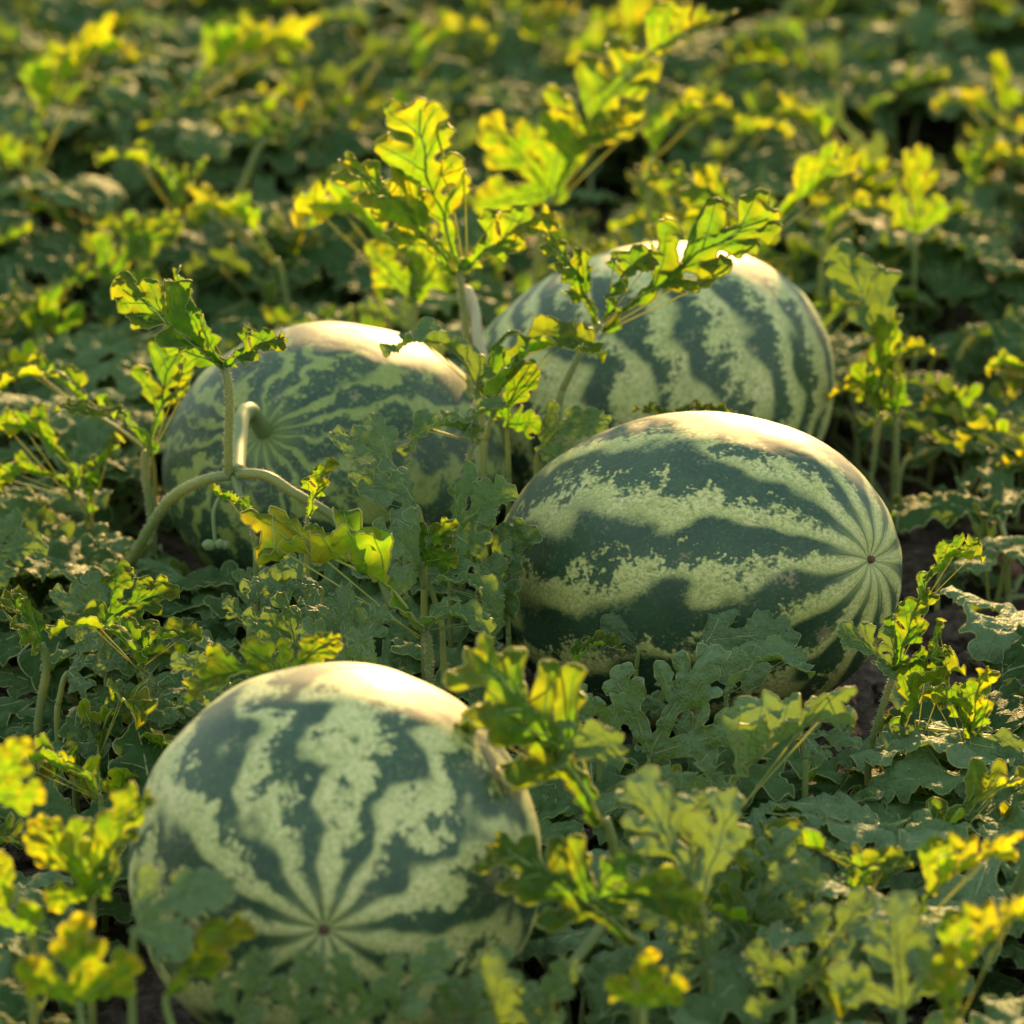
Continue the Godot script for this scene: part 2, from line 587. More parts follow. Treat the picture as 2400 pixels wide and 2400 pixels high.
func make_soil() -> void:
	var s := Shape.new()
	var nx := 170
	var nz := 230
	for k in nz + 1:
		for j in nx + 1:
			var x := lerpf(-2.6, 2.6, float(j) / nx)
			var z := lerpf(-1.6, -9.0, float(k) / nz)
			s.v.push_back(Vector3(x, ground_height(x, z) + 0.007 * ripple.get_noise_2d(x * 47.0, z * 47.0), z))
	for k in nz:
		for j in nx:
			var a := k * (nx + 1) + j
			s.tri(a, a + nx + 1, a + 1)
			s.tri(a + 1, a + nx + 1, a + nx + 2)
	var m := ArrayMesh.new()
	s.commit(m, mats.soil)
	var o := part("soil", m, self)
	o.set_meta("kind", "structure")
	var far := PlaneMesh.new()
	far.size = Vector2(900, 900)
	far.material = mats.soil
	var g := part("ground", far, self, Transform3D(Basis(), Vector3(0, -0.07, 0)))
	g.set_meta("kind", "structure")
	# loose clods
	var lump := Shape.new()
	var ball := SphereMesh.new()
	ball.radius = 1.0
	ball.height = 2.0
	ball.radial_segments = 10
	ball.rings = 6
	var arrays := ball.get_mesh_arrays()
	for p in arrays[Mesh.ARRAY_VERTEX]:
		lump.v.push_back(p * (1.0 + 0.45 * ripple.get_noise_3dv(p * 1.7) + 0.25 * ripple.get_noise_3dv(p * 4.0)) * Vector3(1, 0.75, 1))
	lump.i = arrays[Mesh.ARRAY_INDEX]
	var lm := ArrayMesh.new()
	lump.commit(lm, mats.soil)
	var mm := MultiMesh.new()
	mm.transform_format = MultiMesh.TRANSFORM_3D
	mm.mesh = lm
	mm.instance_count = 7500
	for k in mm.instance_count:
		var z := -rng.randf_range(2.3, 7.0)
		var x := rng.randf_range(-1, 1) * (0.4 + 0.16 * -z)
		var r := 0.003 + 0.021 * pow(rng.randf(), 4.0)
		var b := Basis.from_euler(Vector3(rng.randf() * TAU, rng.randf() * TAU, rng.randf() * TAU)).scaled(Vector3.ONE * r)
		mm.set_instance_transform(k, Transform3D(b, Vector3(x, ground_height(x, z) + r * 0.3, z)))
	var clods := MultiMeshInstance3D.new()
	clods.name = "soil_crumbs"
	clods.multimesh = mm
	clods.set_meta("kind", "stuff")
	add_child(clods)
	tag(clods, "dark brown crumbs of dry soil lying loose between the vines", "soil")


# ------------------------------------------------------------------ melons

func melon_image(w: int, h: int, o: Dictionary) -> Image:
	var n: Array = []
	for k in 6:
		var q := FastNoiseLite.new()
		q.seed = o.seed + k * 17
		q.frequency = [1.7, 4.5, 12.0, 34.0, 70.0, 2.6][k]
		q.fractal_octaves = [2, 2, 2, 2, 1, 2][k]
		n.push_back(q)
	var strips := 16
	var rows := h / strips
	var got: Array = []
	got.resize(strips)
	var work := func(part_: int) -> void:
		var b := PackedByteArray()
		b.resize(w * rows * 3)
		var at := 0
		for yy in rows:
			var phi := PI * (part_ * rows + yy + 0.5) / h
			var sp := sin(phi)
			var cp := cos(phi)
			var loose := smoothstep(0.05, o.get("calm", 0.75), sp)
			for x in w:
				var la := TAU * x / w
				var p := Vector3(sp * cos(la), cp, sp * sin(la))
				var n0: float = n[0].get_noise_3dv(p)
				var n1: float = n[1].get_noise_3dv(p)
				var n2: float = n[2].get_noise_3d(p.x, p.y * 1.6, p.z)
				var n3: float = n[3].get_noise_3dv(p)
				var n4: float = n[4].get_noise_3dv(p)
				var n5: float = n[5].get_noise_3d(p.x + 5.0, p.y, p.z)
				var st: float = x * o.stripes / float(w) + loose * (o.warp * (n0 * 0.55 + n1 * 0.33) + 0.16 * n2 + 0.08 * n3) + 0.06 * n3 * sp
				var tri := absf(st - floorf(st) - 0.5) * 2.0
				var wid: float = o.width + loose * (o.get("patch", 0.5) * n5 + 0.22 * n1) - (1.0 - loose) * o.pinch
				var e := (wid - tri) * 3.6 + loose * (n2 * 0.95 + n3 * 0.6 + n4 * 0.15)
				var dark := smoothstep(-0.6, 0.75, e)
				var mid := smoothstep(-2.6, 0.4, e + n3 * 2.6 + n4 * 1.5 + o.mottle)
				var speck := smoothstep(0.30, 0.62, n3 * 0.8 + n4 * 0.6 + 0.12 * n1)
				var c: Color = o.pale.lerp(o.cream, clampf(0.5 + n1 * 0.9, 0, 1))
				c = c.lerp(o.mid, clampf(mid * 0.6 + speck * 0.25, 0, 1))
				c = c.lerp(o.pale, smoothstep(0.25, 0.6, n4) * 0.25)
				var dk: Color = o.dark.lerp(o.dark2, clampf(0.45 + n1 * 0.7 + n3 * 0.5, 0, 1))
				dk = dk.lerp(o.mid, smoothstep(0.25, 0.7, n3 + n2 * 0.5) * o.freckle)
				c = c.lerp(dk, dark)
				var net := 1.0 - smoothstep(0.0, 0.10, absf(n[2].get_noise_3d(p.x * 2.1 + 3.0, p.y * 1.4, p.z * 2.1)))
				c = c.lerp(o.mid, net * (1.0 - dark) * 0.45).lerp(o.dark2, net * dark * 0.5)
				# dried soil, scuffs and thin scars
				var dust := smoothstep(0.42, 0.75, n5 * 0.75 + n1 * 0.35 + n3 * 0.3)
				c = c.lerp(Color(0.36, 0.28, 0.15), dust * 0.5)
				var scratch: float = n[1].get_noise_3d(p.x * 2.3 + 9.0, p.y * 2.3, p.z * 2.3)
				c = c.lerp(Color(0.42, 0.34, 0.2), (1.0 - smoothstep(0.0, 0.012, absf(scratch))) * smoothstep(0.25, 0.4, n0 + n2 * 0.3) * 0.6)
				var cap := 1.0 - smoothstep(o.get("cap", 0.3) * 0.3, o.get("cap", 0.3), sp)
				if cap > 0.0:
					var fine: float = n[3].get_noise_2d(cos(la) * 1.1, sin(la) * 1.1)
					c = c.lerp(o.mid if fine > 0.0 else o.pale, cap * clampf(absf(fine) * 3.0, 0.0, 0.9) * o.get("fine", 0.6))
				c = c.linear_to_srgb()
				b[at] = int(clampf(c.r, 0, 1) * 255)
				b[at + 1] = int(clampf(c.g, 0, 1) * 255)
				b[at + 2] = int(clampf(c.b, 0, 1) * 255)
				at += 3
		got[part_] = b
	var id := WorkerThreadPool.add_group_task(work, strips)
	WorkerThreadPool.wait_for_group_task_completion(id)
	var all := PackedByteArray()
	for b in got:
		all.append_array(b)
	return Image.create_from_data(w, rows * strips, false, Image.FORMAT_RGB8, all)


func melon(label: String, at: Vector3, axis: Vector3, a: float, b: float, squash: float, spin: float, look: Dictionary, w: int) -> Node3D:
	# the axis points to the end that shows; a is half the length along it, b half the width
	var t := thing("watermelon", label, "watermelon", at - Vector3(0, at.y, 0), "watermelons lying among the vines")
	var m := StandardMaterial3D.new()
	m.albedo_texture = ImageTexture.create_from_image(melon_image(w, w / 2, look))
	m.roughness = 0.55
	m.metallic_specular = 0.5
	m.heightmap_enabled = true
	m.heightmap_texture = mats.net
	m.heightmap_scale = 0.03
	m.uv1_scale = Vector3.ONE
	m.clearcoat_enabled = true
	m.clearcoat = 0.03
	m.clearcoat_roughness = 0.45
	var s := Shape.new()
	var y := axis.normalized()
	var xx := y.cross(Vector3(0.2, 0.3, 0.9)).normalized()
	var basis_ := Basis(xx, y, xx.cross(y)) * Basis(Vector3.UP, spin)
	var nu := 128
	var nv := 72
	for k in nv + 1:
		var phi := PI * k / nv
		for j in nu + 1:
			var la := TAU * j / nu
			var p := Vector3(sin(phi) * cos(la), cos(phi), sin(phi) * sin(la))
			var dent := 0.030 * exp(-pow(sin(phi) / 0.10, 2.0)) * 1.0
			var r := 1.0 - dent + 0.012 * ripple.get_noise_3dv(p * 1.1 + Vector3.ONE * look.seed) + 0.0035 * cos(la * look.stripes) * sin(phi)
			s.v.push_back(basis_ * (Vector3(p.x * b, p.y * a, p.z * b) * r) * Vector3(1, squash, 1))
			s.uv.push_back(Vector2(float(j) / nu, float(k) / nv))
	for k in nv + 1:
		s.same.push_back([k * (nu + 1), k * (nu + 1) + nu])
	for k in nv:
		for j in nu:
			var q := k * (nu + 1) + j
			s.tri(q, q + nu + 1, q + 1)
			s.tri(q + 1, q + nu + 1, q + nu + 2)
	var mesh := ArrayMesh.new()
	s.commit(mesh, m)
	part("rind", mesh, t, Transform3D(Basis(), Vector3(0, at.y, 0)))
	return t


func make_melons() -> void:
	var base := {"seed": 1, "stripes": 11.0, "warp": 0.9, "width": 0.5, "pinch": 0.2, "mottle": 0.0, "freckle": 0.3,
		"pale": Color(0.48, 0.48, 0.17), "cream": Color(0.57, 0.53, 0.25), "mid": Color(0.15, 0.22, 0.04), "dark": Color(0.014, 0.045, 0.022), "dark2": Color(0.03, 0.075, 0.032)}
	var front_look := base.duplicate()
	front_look.merge({"pale": Color(0.52, 0.53, 0.22), "seed": 4, "stripes": 11.0, "warp": 0.95, "width": 0.53, "pinch": 0.1, "calm": 0.6}, true)
	var front := melon("pale green watermelon with broken dark stripes meeting at its blossom end facing out", Vector3(-0.130, 0.150, -2.975), Vector3(-0.010, 0.124, 0.992), 0.158, 0.152, 0.985, 0.30, front_look, 1280)
	var right_look := base.duplicate()
	right_look.merge({"seed": 23, "freckle": 0.15, "stripes": 12.0, "warp": 0.6, "patch": 0.4, "width": 0.63, "pinch": 0.33, "mottle": 0.25, "fine": 0.8, "cap": 0.4}, true)
	var right := melon("long watermelon lying sideways with wavy dark bands and a brown scar on its right end", Vector3(0.160, 0.140, -3.640), Vector3(0.743, 0.289, 0.603), 0.200, 0.148, 0.955, 1.00, right_look, 1536)
	var left_look := base.duplicate()
	left_look.merge({"seed": 41, "stripes": 15.0, "warp": 1.5, "width": 0.72, "pinch": 0.0, "mottle": 1.1, "freckle": 0.9, "calm": 0.35, "fine": 0.8, "pale": Color(0.26, 0.31, 0.08), "cream": Color(0.32, 0.34, 0.12)}, true)
	var left := melon("dark mottled watermelon with a thick curved stalk rising at its stem end", Vector3(-0.169, 0.126, -3.970), Vector3(-0.360, 0.537, 0.763), 0.172, 0.162, 0.850, 0.00, left_look, 1024)
	var back_look := base.duplicate()
	back_look.merge({"seed": 66, "stripes": 21.0, "warp": 0.75, "width": 0.47, "pinch": 0.0, "mottle": 0.2, "pale": Color(0.46, 0.49, 0.19)}, true)
	var back := melon("big round watermelon behind the others with slanting stripes, forked leaf before it", Vector3(0.127, 0.112, -4.190), Vector3(-0.421, 0.781, -0.461), 0.160, 0.204, 1.000, 0.00, back_look, 1024)
	for end in [[front, Vector3(-0.132, 0.168, -2.823), Vector3(-0.010, 0.124, 0.992)], [right, Vector3(0.304, 0.194, -3.523), Vector3(0.743, 0.289, 0.603)]]:
		var s := Shape.new()
		var dir: Vector3 = end[2]
		var at: Vector3 = end[1] - end[0].position
		tube(s, PackedVector3Array([at - dir * 0.004, at + dir * 0.0015, at + dir * 0.004, at + dir * 0.0052]), 0.0042, 0.0022, 12, 0.5)
		var m := ArrayMesh.new()
		s.commit(m, mats.scar)
		part("blossom_scar", m, end[0])
	var arc := Shape.new()
	tube(arc, smooth_path([Vector3(-0.224, 0.195, -3.853) - left.position, Vector3(-0.230, 0.208, -3.842) - left.position, Vector3(-0.239, 0.233, -3.818) - left.position, Vector3(-0.245, 0.233, -3.790) - left.position, Vector3(-0.245, 0.222, -3.745) - left.position, Vector3(-0.243, 0.216, -3.690) - left.position], 6), 0.0085, 0.0068, 10, 0.06)
	var arc_mesh := ArrayMesh.new()
	arc.commit(arc_mesh, mats.pale_stalk)
	part("stalk", arc_mesh, left)


# ------------------------------------------------------------------ leaves that stand out

func stand(label: String, soil: Vector3, foot: Vector3, joint: Vector3, tip: Vector3, face: Vector3, kind: int, tint: int, thick: float, fuzzy: int, called := "melon_leaf", category := "leaf", group := "", wide := 1.0, parent: Node3D = null) -> Node3D:
	var t := parent if parent else thing(called, label, category, foot, group)
	var origin := t.position
	var l := (joint - foot).length()
	if l > 0.004:
		var out := (tip - joint).normalized()
		if soil.y < foot.y - 0.004:
			var low := Shape.new()
			tube(low, bezier(foot - origin, foot - (joint - foot) * 0.3 - origin, soil.lerp(foot, 0.4) - origin, soil - origin, 8), thick, thick * 1.1, 8, 0.12)
			var lm := ArrayMesh.new()
			low.commit(lm, mats.stalk)
			part("stalk", lm, t)
		var pts := bezier(foot - origin, foot.lerp(joint, 0.4) + Vector3(0, l * 0.06, 0) - origin, joint - out * l * 0.22 - origin, joint - origin, 12)
		var s := Shape.new()
		tube(s, pts, thick, thick * 0.85, 8, 0.12)
		var m := ArrayMesh.new()
		s.commit(m, mats.stalk)
		part("stalk", m, t)
		if fuzzy > 0:
			var h := part("fuzz", hairs(pts, thick, thick * 0.85, int(fuzzy * 1.7), 0.0031), t)
			h.set_meta("kind", "stuff")
	var b: Dictionary = blades[kind]
	var tv: Vector3 = b.tip
	var size := (tip - joint).length() / tv.length()
	var e := tv.normalized()
	var n := (Vector3.BACK - e * e.z).normalized()
	var local := Basis(e.cross(n), e, n)
	var we := (tip - joint).normalized()
	var wn := face - we * face.dot(we)
	if wn.length() < 0.01:
		wn = Vector3.UP - we * we.y
	wn = wn.normalized()
	var worldly := Basis(we.cross(wn), we, wn)
	var turn := worldly * Basis.from_scale(Vector3(wide, 1, 1)) * local.inverse()
	var o := part("blade", b.mesh, t, Transform3D(turn * Basis.from_scale(Vector3.ONE * size), joint - origin))
	paint(o, tint, 1 if tint >= 4 else 0)
	return t


func make_heroes() -> void:
	var t: Node3D
	t = stand("three-armed bright leaf on a bristly stalk before the dark mottled melon", Vector3(-0.251, 0.216, -3.690), Vector3(-0.251, 0.216, -3.690), Vector3(-0.254, 0.315, -3.690), Vector3(-0.297, 0.389, -3.720), Vector3(-0.707, 0.707, 0.000), 0, 4, 0.0042, 420, "melon_leaf", "leaf", "", 1.00)
	stand("", Vector3(-0.254, 0.315, -3.690), Vector3(-0.254, 0.315, -3.690), Vector3(-0.254, 0.314, -3.690), Vector3(-0.202, 0.349, -3.660), Vector3(0.000, 0.817, 0.577), 3, 4, 0.0010, 0, "", "", "", 1.00, t)
	stand("", Vector3(-0.254, 0.315, -3.690), Vector3(-0.254, 0.315, -3.690), Vector3(-0.254, 0.314, -3.690), Vector3(-0.338, 0.391, -3.670), Vector3(0.000, 0.817, 0.577), 3, 4, 0.0010, 0, "", "", "", 1.00, t)
	t = stand("tall upright leaf with many lobes between the dark melon and the round melon", Vector3(-0.022, 0.004, -3.860), Vector3(-0.042, 0.244, -3.970), Vector3(-0.050, 0.320, -3.970), Vector3(-0.085, 0.478, -3.970), Vector3(-0.708, 0.234, 0.666), 5, 5, 0.0036, 260, "melon_leaf", "leaf", "", 1.25)
	stand("", Vector3(-0.050, 0.320, -3.970), Vector3(-0.050, 0.320, -3.970), Vector3(-0.050, 0.322, -3.970), Vector3(-0.153, 0.429, -3.950), Vector3(0.000, 0.817, 0.577), 5, 5, 0.0010, 0, "", "", "", 1.00, t)
	stand("", Vector3(-0.050, 0.320, -3.970), Vector3(-0.050, 0.320, -3.970), Vector3(-0.050, 0.322, -3.970), Vector3(0.032, 0.382, -3.950), Vector3(0.000, 0.817, 0.577), 3, 5, 0.0010, 0, "", "", "", 1.00, t)
	t = stand("tallest leaf of all, leaning over the round melon from behind with its tip bent away", Vector3(0.022, 0.004, -4.550), Vector3(0.022, 0.129, -4.550), Vector3(0.042, 0.241, -4.550), Vector3(0.138, 0.379, -4.600), Vector3(-0.708, 0.234, 0.666), 5, 5, 0.0040, 160, "melon_leaf", "leaf", "", 1.30)
	stand("", Vector3(0.042, 0.241, -4.550), Vector3(0.042, 0.241, -4.550), Vector3(0.042, 0.243, -4.550), Vector3(-0.023, 0.319, -4.550), Vector3(0.000, 0.331, 0.944), 4, 5, 0.0010, 0, "", "", "", 1.00, t)
	stand("", Vector3(0.062, 0.279, -4.560), Vector3(0.062, 0.279, -4.560), Vector3(0.062, 0.279, -4.560), Vector3(0.112, 0.328, -4.560), Vector3(-0.708, 0.234, 0.666), 3, 5, 0.0010, 0, "", "", "", 1.00, t)
	stand("", Vector3(0.121, 0.363, -4.570), Vector3(0.121, 0.363, -4.570), Vector3(0.121, 0.363, -4.570), Vector3(0.218, 0.425, -4.590), Vector3(0.000, 0.817, 0.577), 10, 5, 0.0010, 0, "", "", "", 1.20, t)
	t = stand("yellow leaf standing behind the ridge of the dark mottled melon", Vector3(-0.098, 0.004, -4.300), Vector3(-0.098, 0.150, -4.300), Vector3(-0.099, 0.201, -4.300), Vector3(-0.089, 0.291, -4.320), Vector3(-0.708, 0.234, 0.666), 4, 5, 0.0032, 60, "melon_leaf", "leaf", "", 1.00)
	stand("", Vector3(-0.099, 0.201, -4.300), Vector3(-0.099, 0.201, -4.300), Vector3(-0.099, 0.203, -4.300), Vector3(-0.208, 0.297, -4.300), Vector3(0.000, 1.000, 0.000), 2, 5, 0.0010, 0, "", "", "", 1.00, t)
	t = stand("V-shaped leaf standing against the rind of the big round melon", Vector3(0.047, 0.004, -3.850), Vector3(0.047, 0.228, -3.900), Vector3(0.082, 0.291, -3.900), Vector3(0.234, 0.398, -3.880), Vector3(0.000, 0.817, 0.577), 5, 4, 0.0036, 260, "melon_leaf", "leaf", "", 0.75)
	stand("", Vector3(0.082, 0.291, -3.900), Vector3(0.082, 0.291, -3.900), Vector3(0.082, 0.292, -3.900), Vector3(0.033, 0.379, -3.870), Vector3(0.000, 0.817, 0.577), 5, 4, 0.0010, 0, "", "", "", 0.90, t)
	stand("", Vector3(0.082, 0.291, -3.900), Vector3(0.082, 0.291, -3.900), Vector3(0.088, 0.299, -3.900), Vector3(0.124, 0.375, -3.840), Vector3(0.000, 0.817, 0.577), 3, 4, 0.0010, 0, "", "", "", 1.00, t)
	t = stand("forked yellow leaf rising behind the right shoulder of the round melon", Vector3(0.263, 0.004, -4.420), Vector3(0.263, 0.149, -4.420), Vector3(0.266, 0.230, -4.420), Vector3(0.353, 0.304, -4.440), Vector3(0.000, 0.817, 0.577), 2, 5, 0.0036, 60, "melon_leaf", "leaf", "", 1.00)
	stand("", Vector3(0.266, 0.230, -4.420), Vector3(0.266, 0.230, -4.420), Vector3(0.266, 0.232, -4.420), Vector3(0.148, 0.303, -4.420), Vector3(0.000, 0.817, 0.577), 5, 5, 0.0010, 0, "", "", "", 1.00, t)
	stand("", Vector3(0.257, 0.189, -4.420), Vector3(0.257, 0.189, -4.420), Vector3(0.257, 0.201, -4.420), Vector3(0.157, 0.241, -4.420), Vector3(0.000, 1.000, 0.000), 9, 5, 0.0020, 0, "", "", "", 1.00, t)
	t = stand("broad folded leaf on a tall stalk along the left side of the dark melon", Vector3(-0.335, 0.004, -3.860), Vector3(-0.335, 0.111, -3.860), Vector3(-0.338, 0.181, -3.860), Vector3(-0.297, 0.292, -3.880), Vector3(-0.708, 0.234, 0.666), 5, 4, 0.0042, 300, "melon_leaf", "leaf", "", 1.00)
	stand("", Vector3(-0.338, 0.181, -3.860), Vector3(-0.338, 0.181, -3.860), Vector3(-0.338, 0.183, -3.860), Vector3(-0.410, 0.232, -3.830), Vector3(0.000, 1.000, 0.000), 1, 4, 0.0010, 0, "", "", "", 1.00, t)
	t = stand("feathery young leaf leaning left in the clump left of the dark melon", Vector3(-0.387, 0.004, -3.920), Vector3(-0.387, 0.056, -3.920), Vector3(-0.413, 0.119, -3.920), Vector3(-0.480, 0.187, -3.920), Vector3(0.000, 1.000, 0.000), 2, 4, 0.0030, 120, "melon_leaf", "leaf", "", 1.00)
	stand("", Vector3(-0.401, 0.088, -3.920), Vector3(-0.401, 0.088, -3.920), Vector3(-0.401, 0.090, -3.920), Vector3(-0.374, 0.172, -3.920), Vector3(-1.000, 0.000, 0.000), 3, 4, 0.0020, 0, "", "", "", 1.00, t)
	stand("", Vector3(-0.413, 0.119, -3.920), Vector3(-0.413, 0.119, -3.920), Vector3(-0.414, 0.119, -3.920), Vector3(-0.482, 0.132, -3.920), Vector3(0.000, 1.000, 0.000), 2, 4, 0.0020, 0, "", "", "", 1.00, t)
	t = stand("yellow-edged leaf reaching left above the clump left of the dark melon", Vector3(-0.348, 0.004, -3.970), Vector3(-0.348, 0.145, -3.970), Vector3(-0.405, 0.185, -3.970), Vector3(-0.480, 0.211, -3.970), Vector3(0.000, 1.000, 0.000), 9, 5, 0.0020, 0, "melon_leaf", "leaf", "", 1.00)
	t = stand("small feather-shaped young leaf with a yellow tip before the dark melon", Vector3(-0.176, 0.004, -3.550), Vector3(-0.176, 0.207, -3.550), Vector3(-0.174, 0.223, -3.550), Vector3(-0.155, 0.273, -3.550), Vector3(-0.708, 0.234, 0.666), 3, 5, 0.0022, 30, "melon_leaf", "leaf", "", 0.90)
	t = stand("tiny crooked leaf under the joint of the curved stalk", Vector3(-0.224, 0.004, -3.600), Vector3(-0.224, 0.184, -3.600), Vector3(-0.228, 0.201, -3.600), Vector3(-0.259, 0.229, -3.600), Vector3(0.000, 1.000, 0.000), 6, 4, 0.0020, 40, "melon_leaf", "leaf", "", 1.00)
	t = stand("bright yellow leaf arching left above the grey leaves in front of the dark melon", Vector3(-0.068, 0.004, -3.420), Vector3(-0.068, 0.123, -3.420), Vector3(-0.075, 0.170, -3.420), Vector3(-0.202, 0.252, -3.390), Vector3(0.000, 1.000, 0.000), 10, 5, 0.0034, 200, "melon_leaf", "leaf", "", 0.70)
	stand("", Vector3(-0.075, 0.170, -3.420), Vector3(-0.075, 0.170, -3.420), Vector3(-0.074, 0.168, -3.420), Vector3(-0.022, 0.173, -3.400), Vector3(0.000, 1.000, 0.000), 9, 1, 0.0010, 0, "", "", "", 1.00, t)
	t = stand("dark-lobed leaf on a fuzzy stalk at the right end of the dark melon", Vector3(-0.044, 0.004, -3.700), Vector3(-0.044, 0.181, -3.700), Vector3(-0.033, 0.241, -3.700), Vector3(-0.010, 0.276, -3.700), Vector3(-0.707, 0.707, 0.000), 9, 1, 0.0030, 160, "melon_leaf", "leaf", "", 1.00)
	stand("", Vector3(-0.034, 0.235, -3.720), Vector3(-0.034, 0.235, -3.720), Vector3(-0.034, 0.236, -3.720), Vector3(-0.090, 0.241, -3.690), Vector3(0.000, 1.000, 0.000), 9, 1, 0.0010, 0, "", "", "", 1.00, t)
	t = stand("green leaf climbing between the dark melon and the round melon", Vector3(-0.024, 0.004, -3.740), Vector3(-0.024, 0.217, -3.780), Vector3(-0.015, 0.245, -3.780), Vector3(0.069, 0.305, -3.780), Vector3(0.000, 1.000, 0.000), 9, 4, 0.0025, 40, "melon_leaf", "leaf", "", 1.00)
	t = stand("grey-green leaf draped over the right shoulder of the dark melon", Vector3(-0.019, 0.004, -3.740), Vector3(-0.029, 0.246, -3.800), Vector3(-0.034, 0.259, -3.800), Vector3(-0.103, 0.305, -3.780), Vector3(0.000, 1.000, 0.000), 9, 1, 0.0030, 0, "melon_leaf", "leaf", "", 1.00)
	t = stand("small cupped leaf showing just above the back edge of the sideways melon", Vector3(0.153, 0.004, -3.840), Vector3(0.153, 0.198, -3.840), Vector3(0.150, 0.213, -3.840), Vector3(0.196, 0.226, -3.840), Vector3(0.000, 1.000, 0.000), 4, 4, 0.0020, 0, "melon_leaf", "leaf", "", 1.00)
	stand("", Vector3(0.153, 0.198, -3.840), Vector3(0.153, 0.198, -3.840), Vector3(0.150, 0.213, -3.840), Vector3(0.114, 0.226, -3.840), Vector3(0.000, 1.000, 0.000), 4, 4, 0.0020, 0, "", "", "", 1.00, t)
	t = stand("small grey leaf with a cut edge lying against the flank of the dark melon", Vector3(-0.095, 0.004, -3.620), Vector3(-0.095, 0.221, -3.620), Vector3(-0.106, 0.245, -3.620), Vector3(-0.152, 0.273, -3.620), Vector3(0.000, 0.817, 0.577), 4, 0, 0.0020, 0, "melon_leaf", "leaf", "", 1.00)
	t = stand("round grey-green leaf facing out below the flank of the dark melon", Vector3(-0.076, 0.004, -3.580), Vector3(-0.076, 0.201, -3.580), Vector3(-0.083, 0.223, -3.580), Vector3(-0.127, 0.244, -3.560), Vector3(0.000, 0.817, 0.577), 4, 0, 0.0020, 0, "melon_leaf", "leaf", "", 1.00)
	t = stand("pale-edged round leaf standing over the grey leaves in front of the two melons", Vector3(-0.075, 0.004, -3.500), Vector3(-0.075, 0.176, -3.500), Vector3(-0.074, 0.200, -3.500), Vector3(-0.050, 0.234, -3.500), Vector3(-0.708, 0.234, 0.666), 4, 4, 0.0024, 0, "melon_leaf", "leaf", "", 1.00)
	stand("", Vector3(-0.075, 0.176, -3.500), Vector3(-0.075, 0.176, -3.500), Vector3(-0.079, 0.193, -3.500), Vector3(-0.112, 0.236, -3.480), Vector3(0.000, 0.817, 0.577), 4, 0, 0.0020, 0, "", "", "", 1.00, t)
	t = stand("drooping lobed leaf hanging right of the yellow arched leaf", Vector3(-0.059, 0.004, -3.480), Vector3(-0.059, 0.146, -3.480), Vector3(-0.065, 0.188, -3.480), Vector3(-0.016, 0.170, -3.460), Vector3(0.000, 1.000, 0.000), 9, 1, 0.0026, 0, "melon_leaf", "leaf", "", 1.00)
	t = stand("large grey leaf spread flat in front of the dark melon", Vector3(-0.166, 0.004, -3.520), Vector3(-0.166, 0.135, -3.520), Vector3(-0.165, 0.169, -3.520), Vector3(-0.222, 0.179, -3.480), Vector3(0.000, 0.817, 0.577), 11, 0, 0.0025, 0, "melon_leaf", "leaf", "", 1.00)
	t = stand("dull three-lobed leaf lying before the foot of the dark melon", Vector3(-0.221, 0.004, -3.450), Vector3(-0.221, 0.133, -3.450), Vector3(-0.220, 0.162, -3.450), Vector3(-0.217, 0.188, -3.480), Vector3(0.000, 0.817, 0.577), 11, 0, 0.0025, 0, "melon_leaf", "leaf", "", 1.00)
	t = stand("grey-green ribbed leaf low between the yellow arch and the front melon", Vector3(-0.135, 0.004, -3.360), Vector3(-0.135, 0.144, -3.360), Vector3(-0.133, 0.167, -3.360), Vector3(-0.142, 0.213, -3.400), Vector3(0.000, 0.817, 0.577), 11, 0, 0.0025, 0, "melon_leaf", "leaf", "", 1.00)
	t = stand("shining green leaf lit from behind left of the dark melon's foot", Vector3(-0.348, 0.004, -3.520), Vector3(-0.348, 0.097, -3.520), Vector3(-0.347, 0.140, -3.520), Vector3(-0.291, 0.167, -3.520), Vector3(0.000, 0.817, 0.577), 4, 4, 0.0026, 0, "melon_leaf", "leaf", "", 1.00)
	stand("", Vector3(-0.347, 0.140, -3.520), Vector3(-0.347, 0.140, -3.520), Vector3(-0.347, 0.140, -3.520), Vector3(-0.389, 0.164, -3.520), Vector3(0.000, 0.817, 0.577), 4, 0, 0.0020, 0, "", "", "", 1.00, t)
	t = stand("broad leaf with a turned-up edge at the left border above the bare hollow", Vector3(-0.407, 0.004, -3.500), Vector3(-0.407, 0.041, -3.500), Vector3(-0.402, 0.126, -3.500), Vector3(-0.443, 0.172, -3.500), Vector3(0.707, 0.707, 0.000), 4, 4, 0.0042, 60, "melon_leaf", "leaf", "", 1.00)
	t = stand("oval leaf seen edge-on at the left border, topmost of the grey ones", Vector3(-0.475, 0.004, -3.720), Vector3(-0.475, 0.112, -3.720), Vector3(-0.475, 0.127, -3.720), Vector3(-0.421, 0.141, -3.700), Vector3(0.000, 0.817, 0.577), 4, 1, 0.0025, 0, "melon_leaf", "leaf", "", 1.00)
	t = stand("lobed leaf with yellow margins standing over the two bristly stalks", Vector3(-0.308, 0.004, -3.400), Vector3(-0.308, 0.039, -3.400), Vector3(-0.308, 0.140, -3.400), Vector3(-0.375, 0.176, -3.400), Vector3(0.000, 1.000, 0.000), 9, 4, 0.0040, 260, "melon_leaf", "leaf", "", 1.00)
	stand("", Vector3(-0.308, 0.140, -3.400), Vector3(-0.308, 0.140, -3.400), Vector3(-0.308, 0.142, -3.400), Vector3(-0.260, 0.168, -3.400), Vector3(0.000, 1.000, 0.000), 9, 4, 0.0020, 0, "", "", "", 1.00, t)
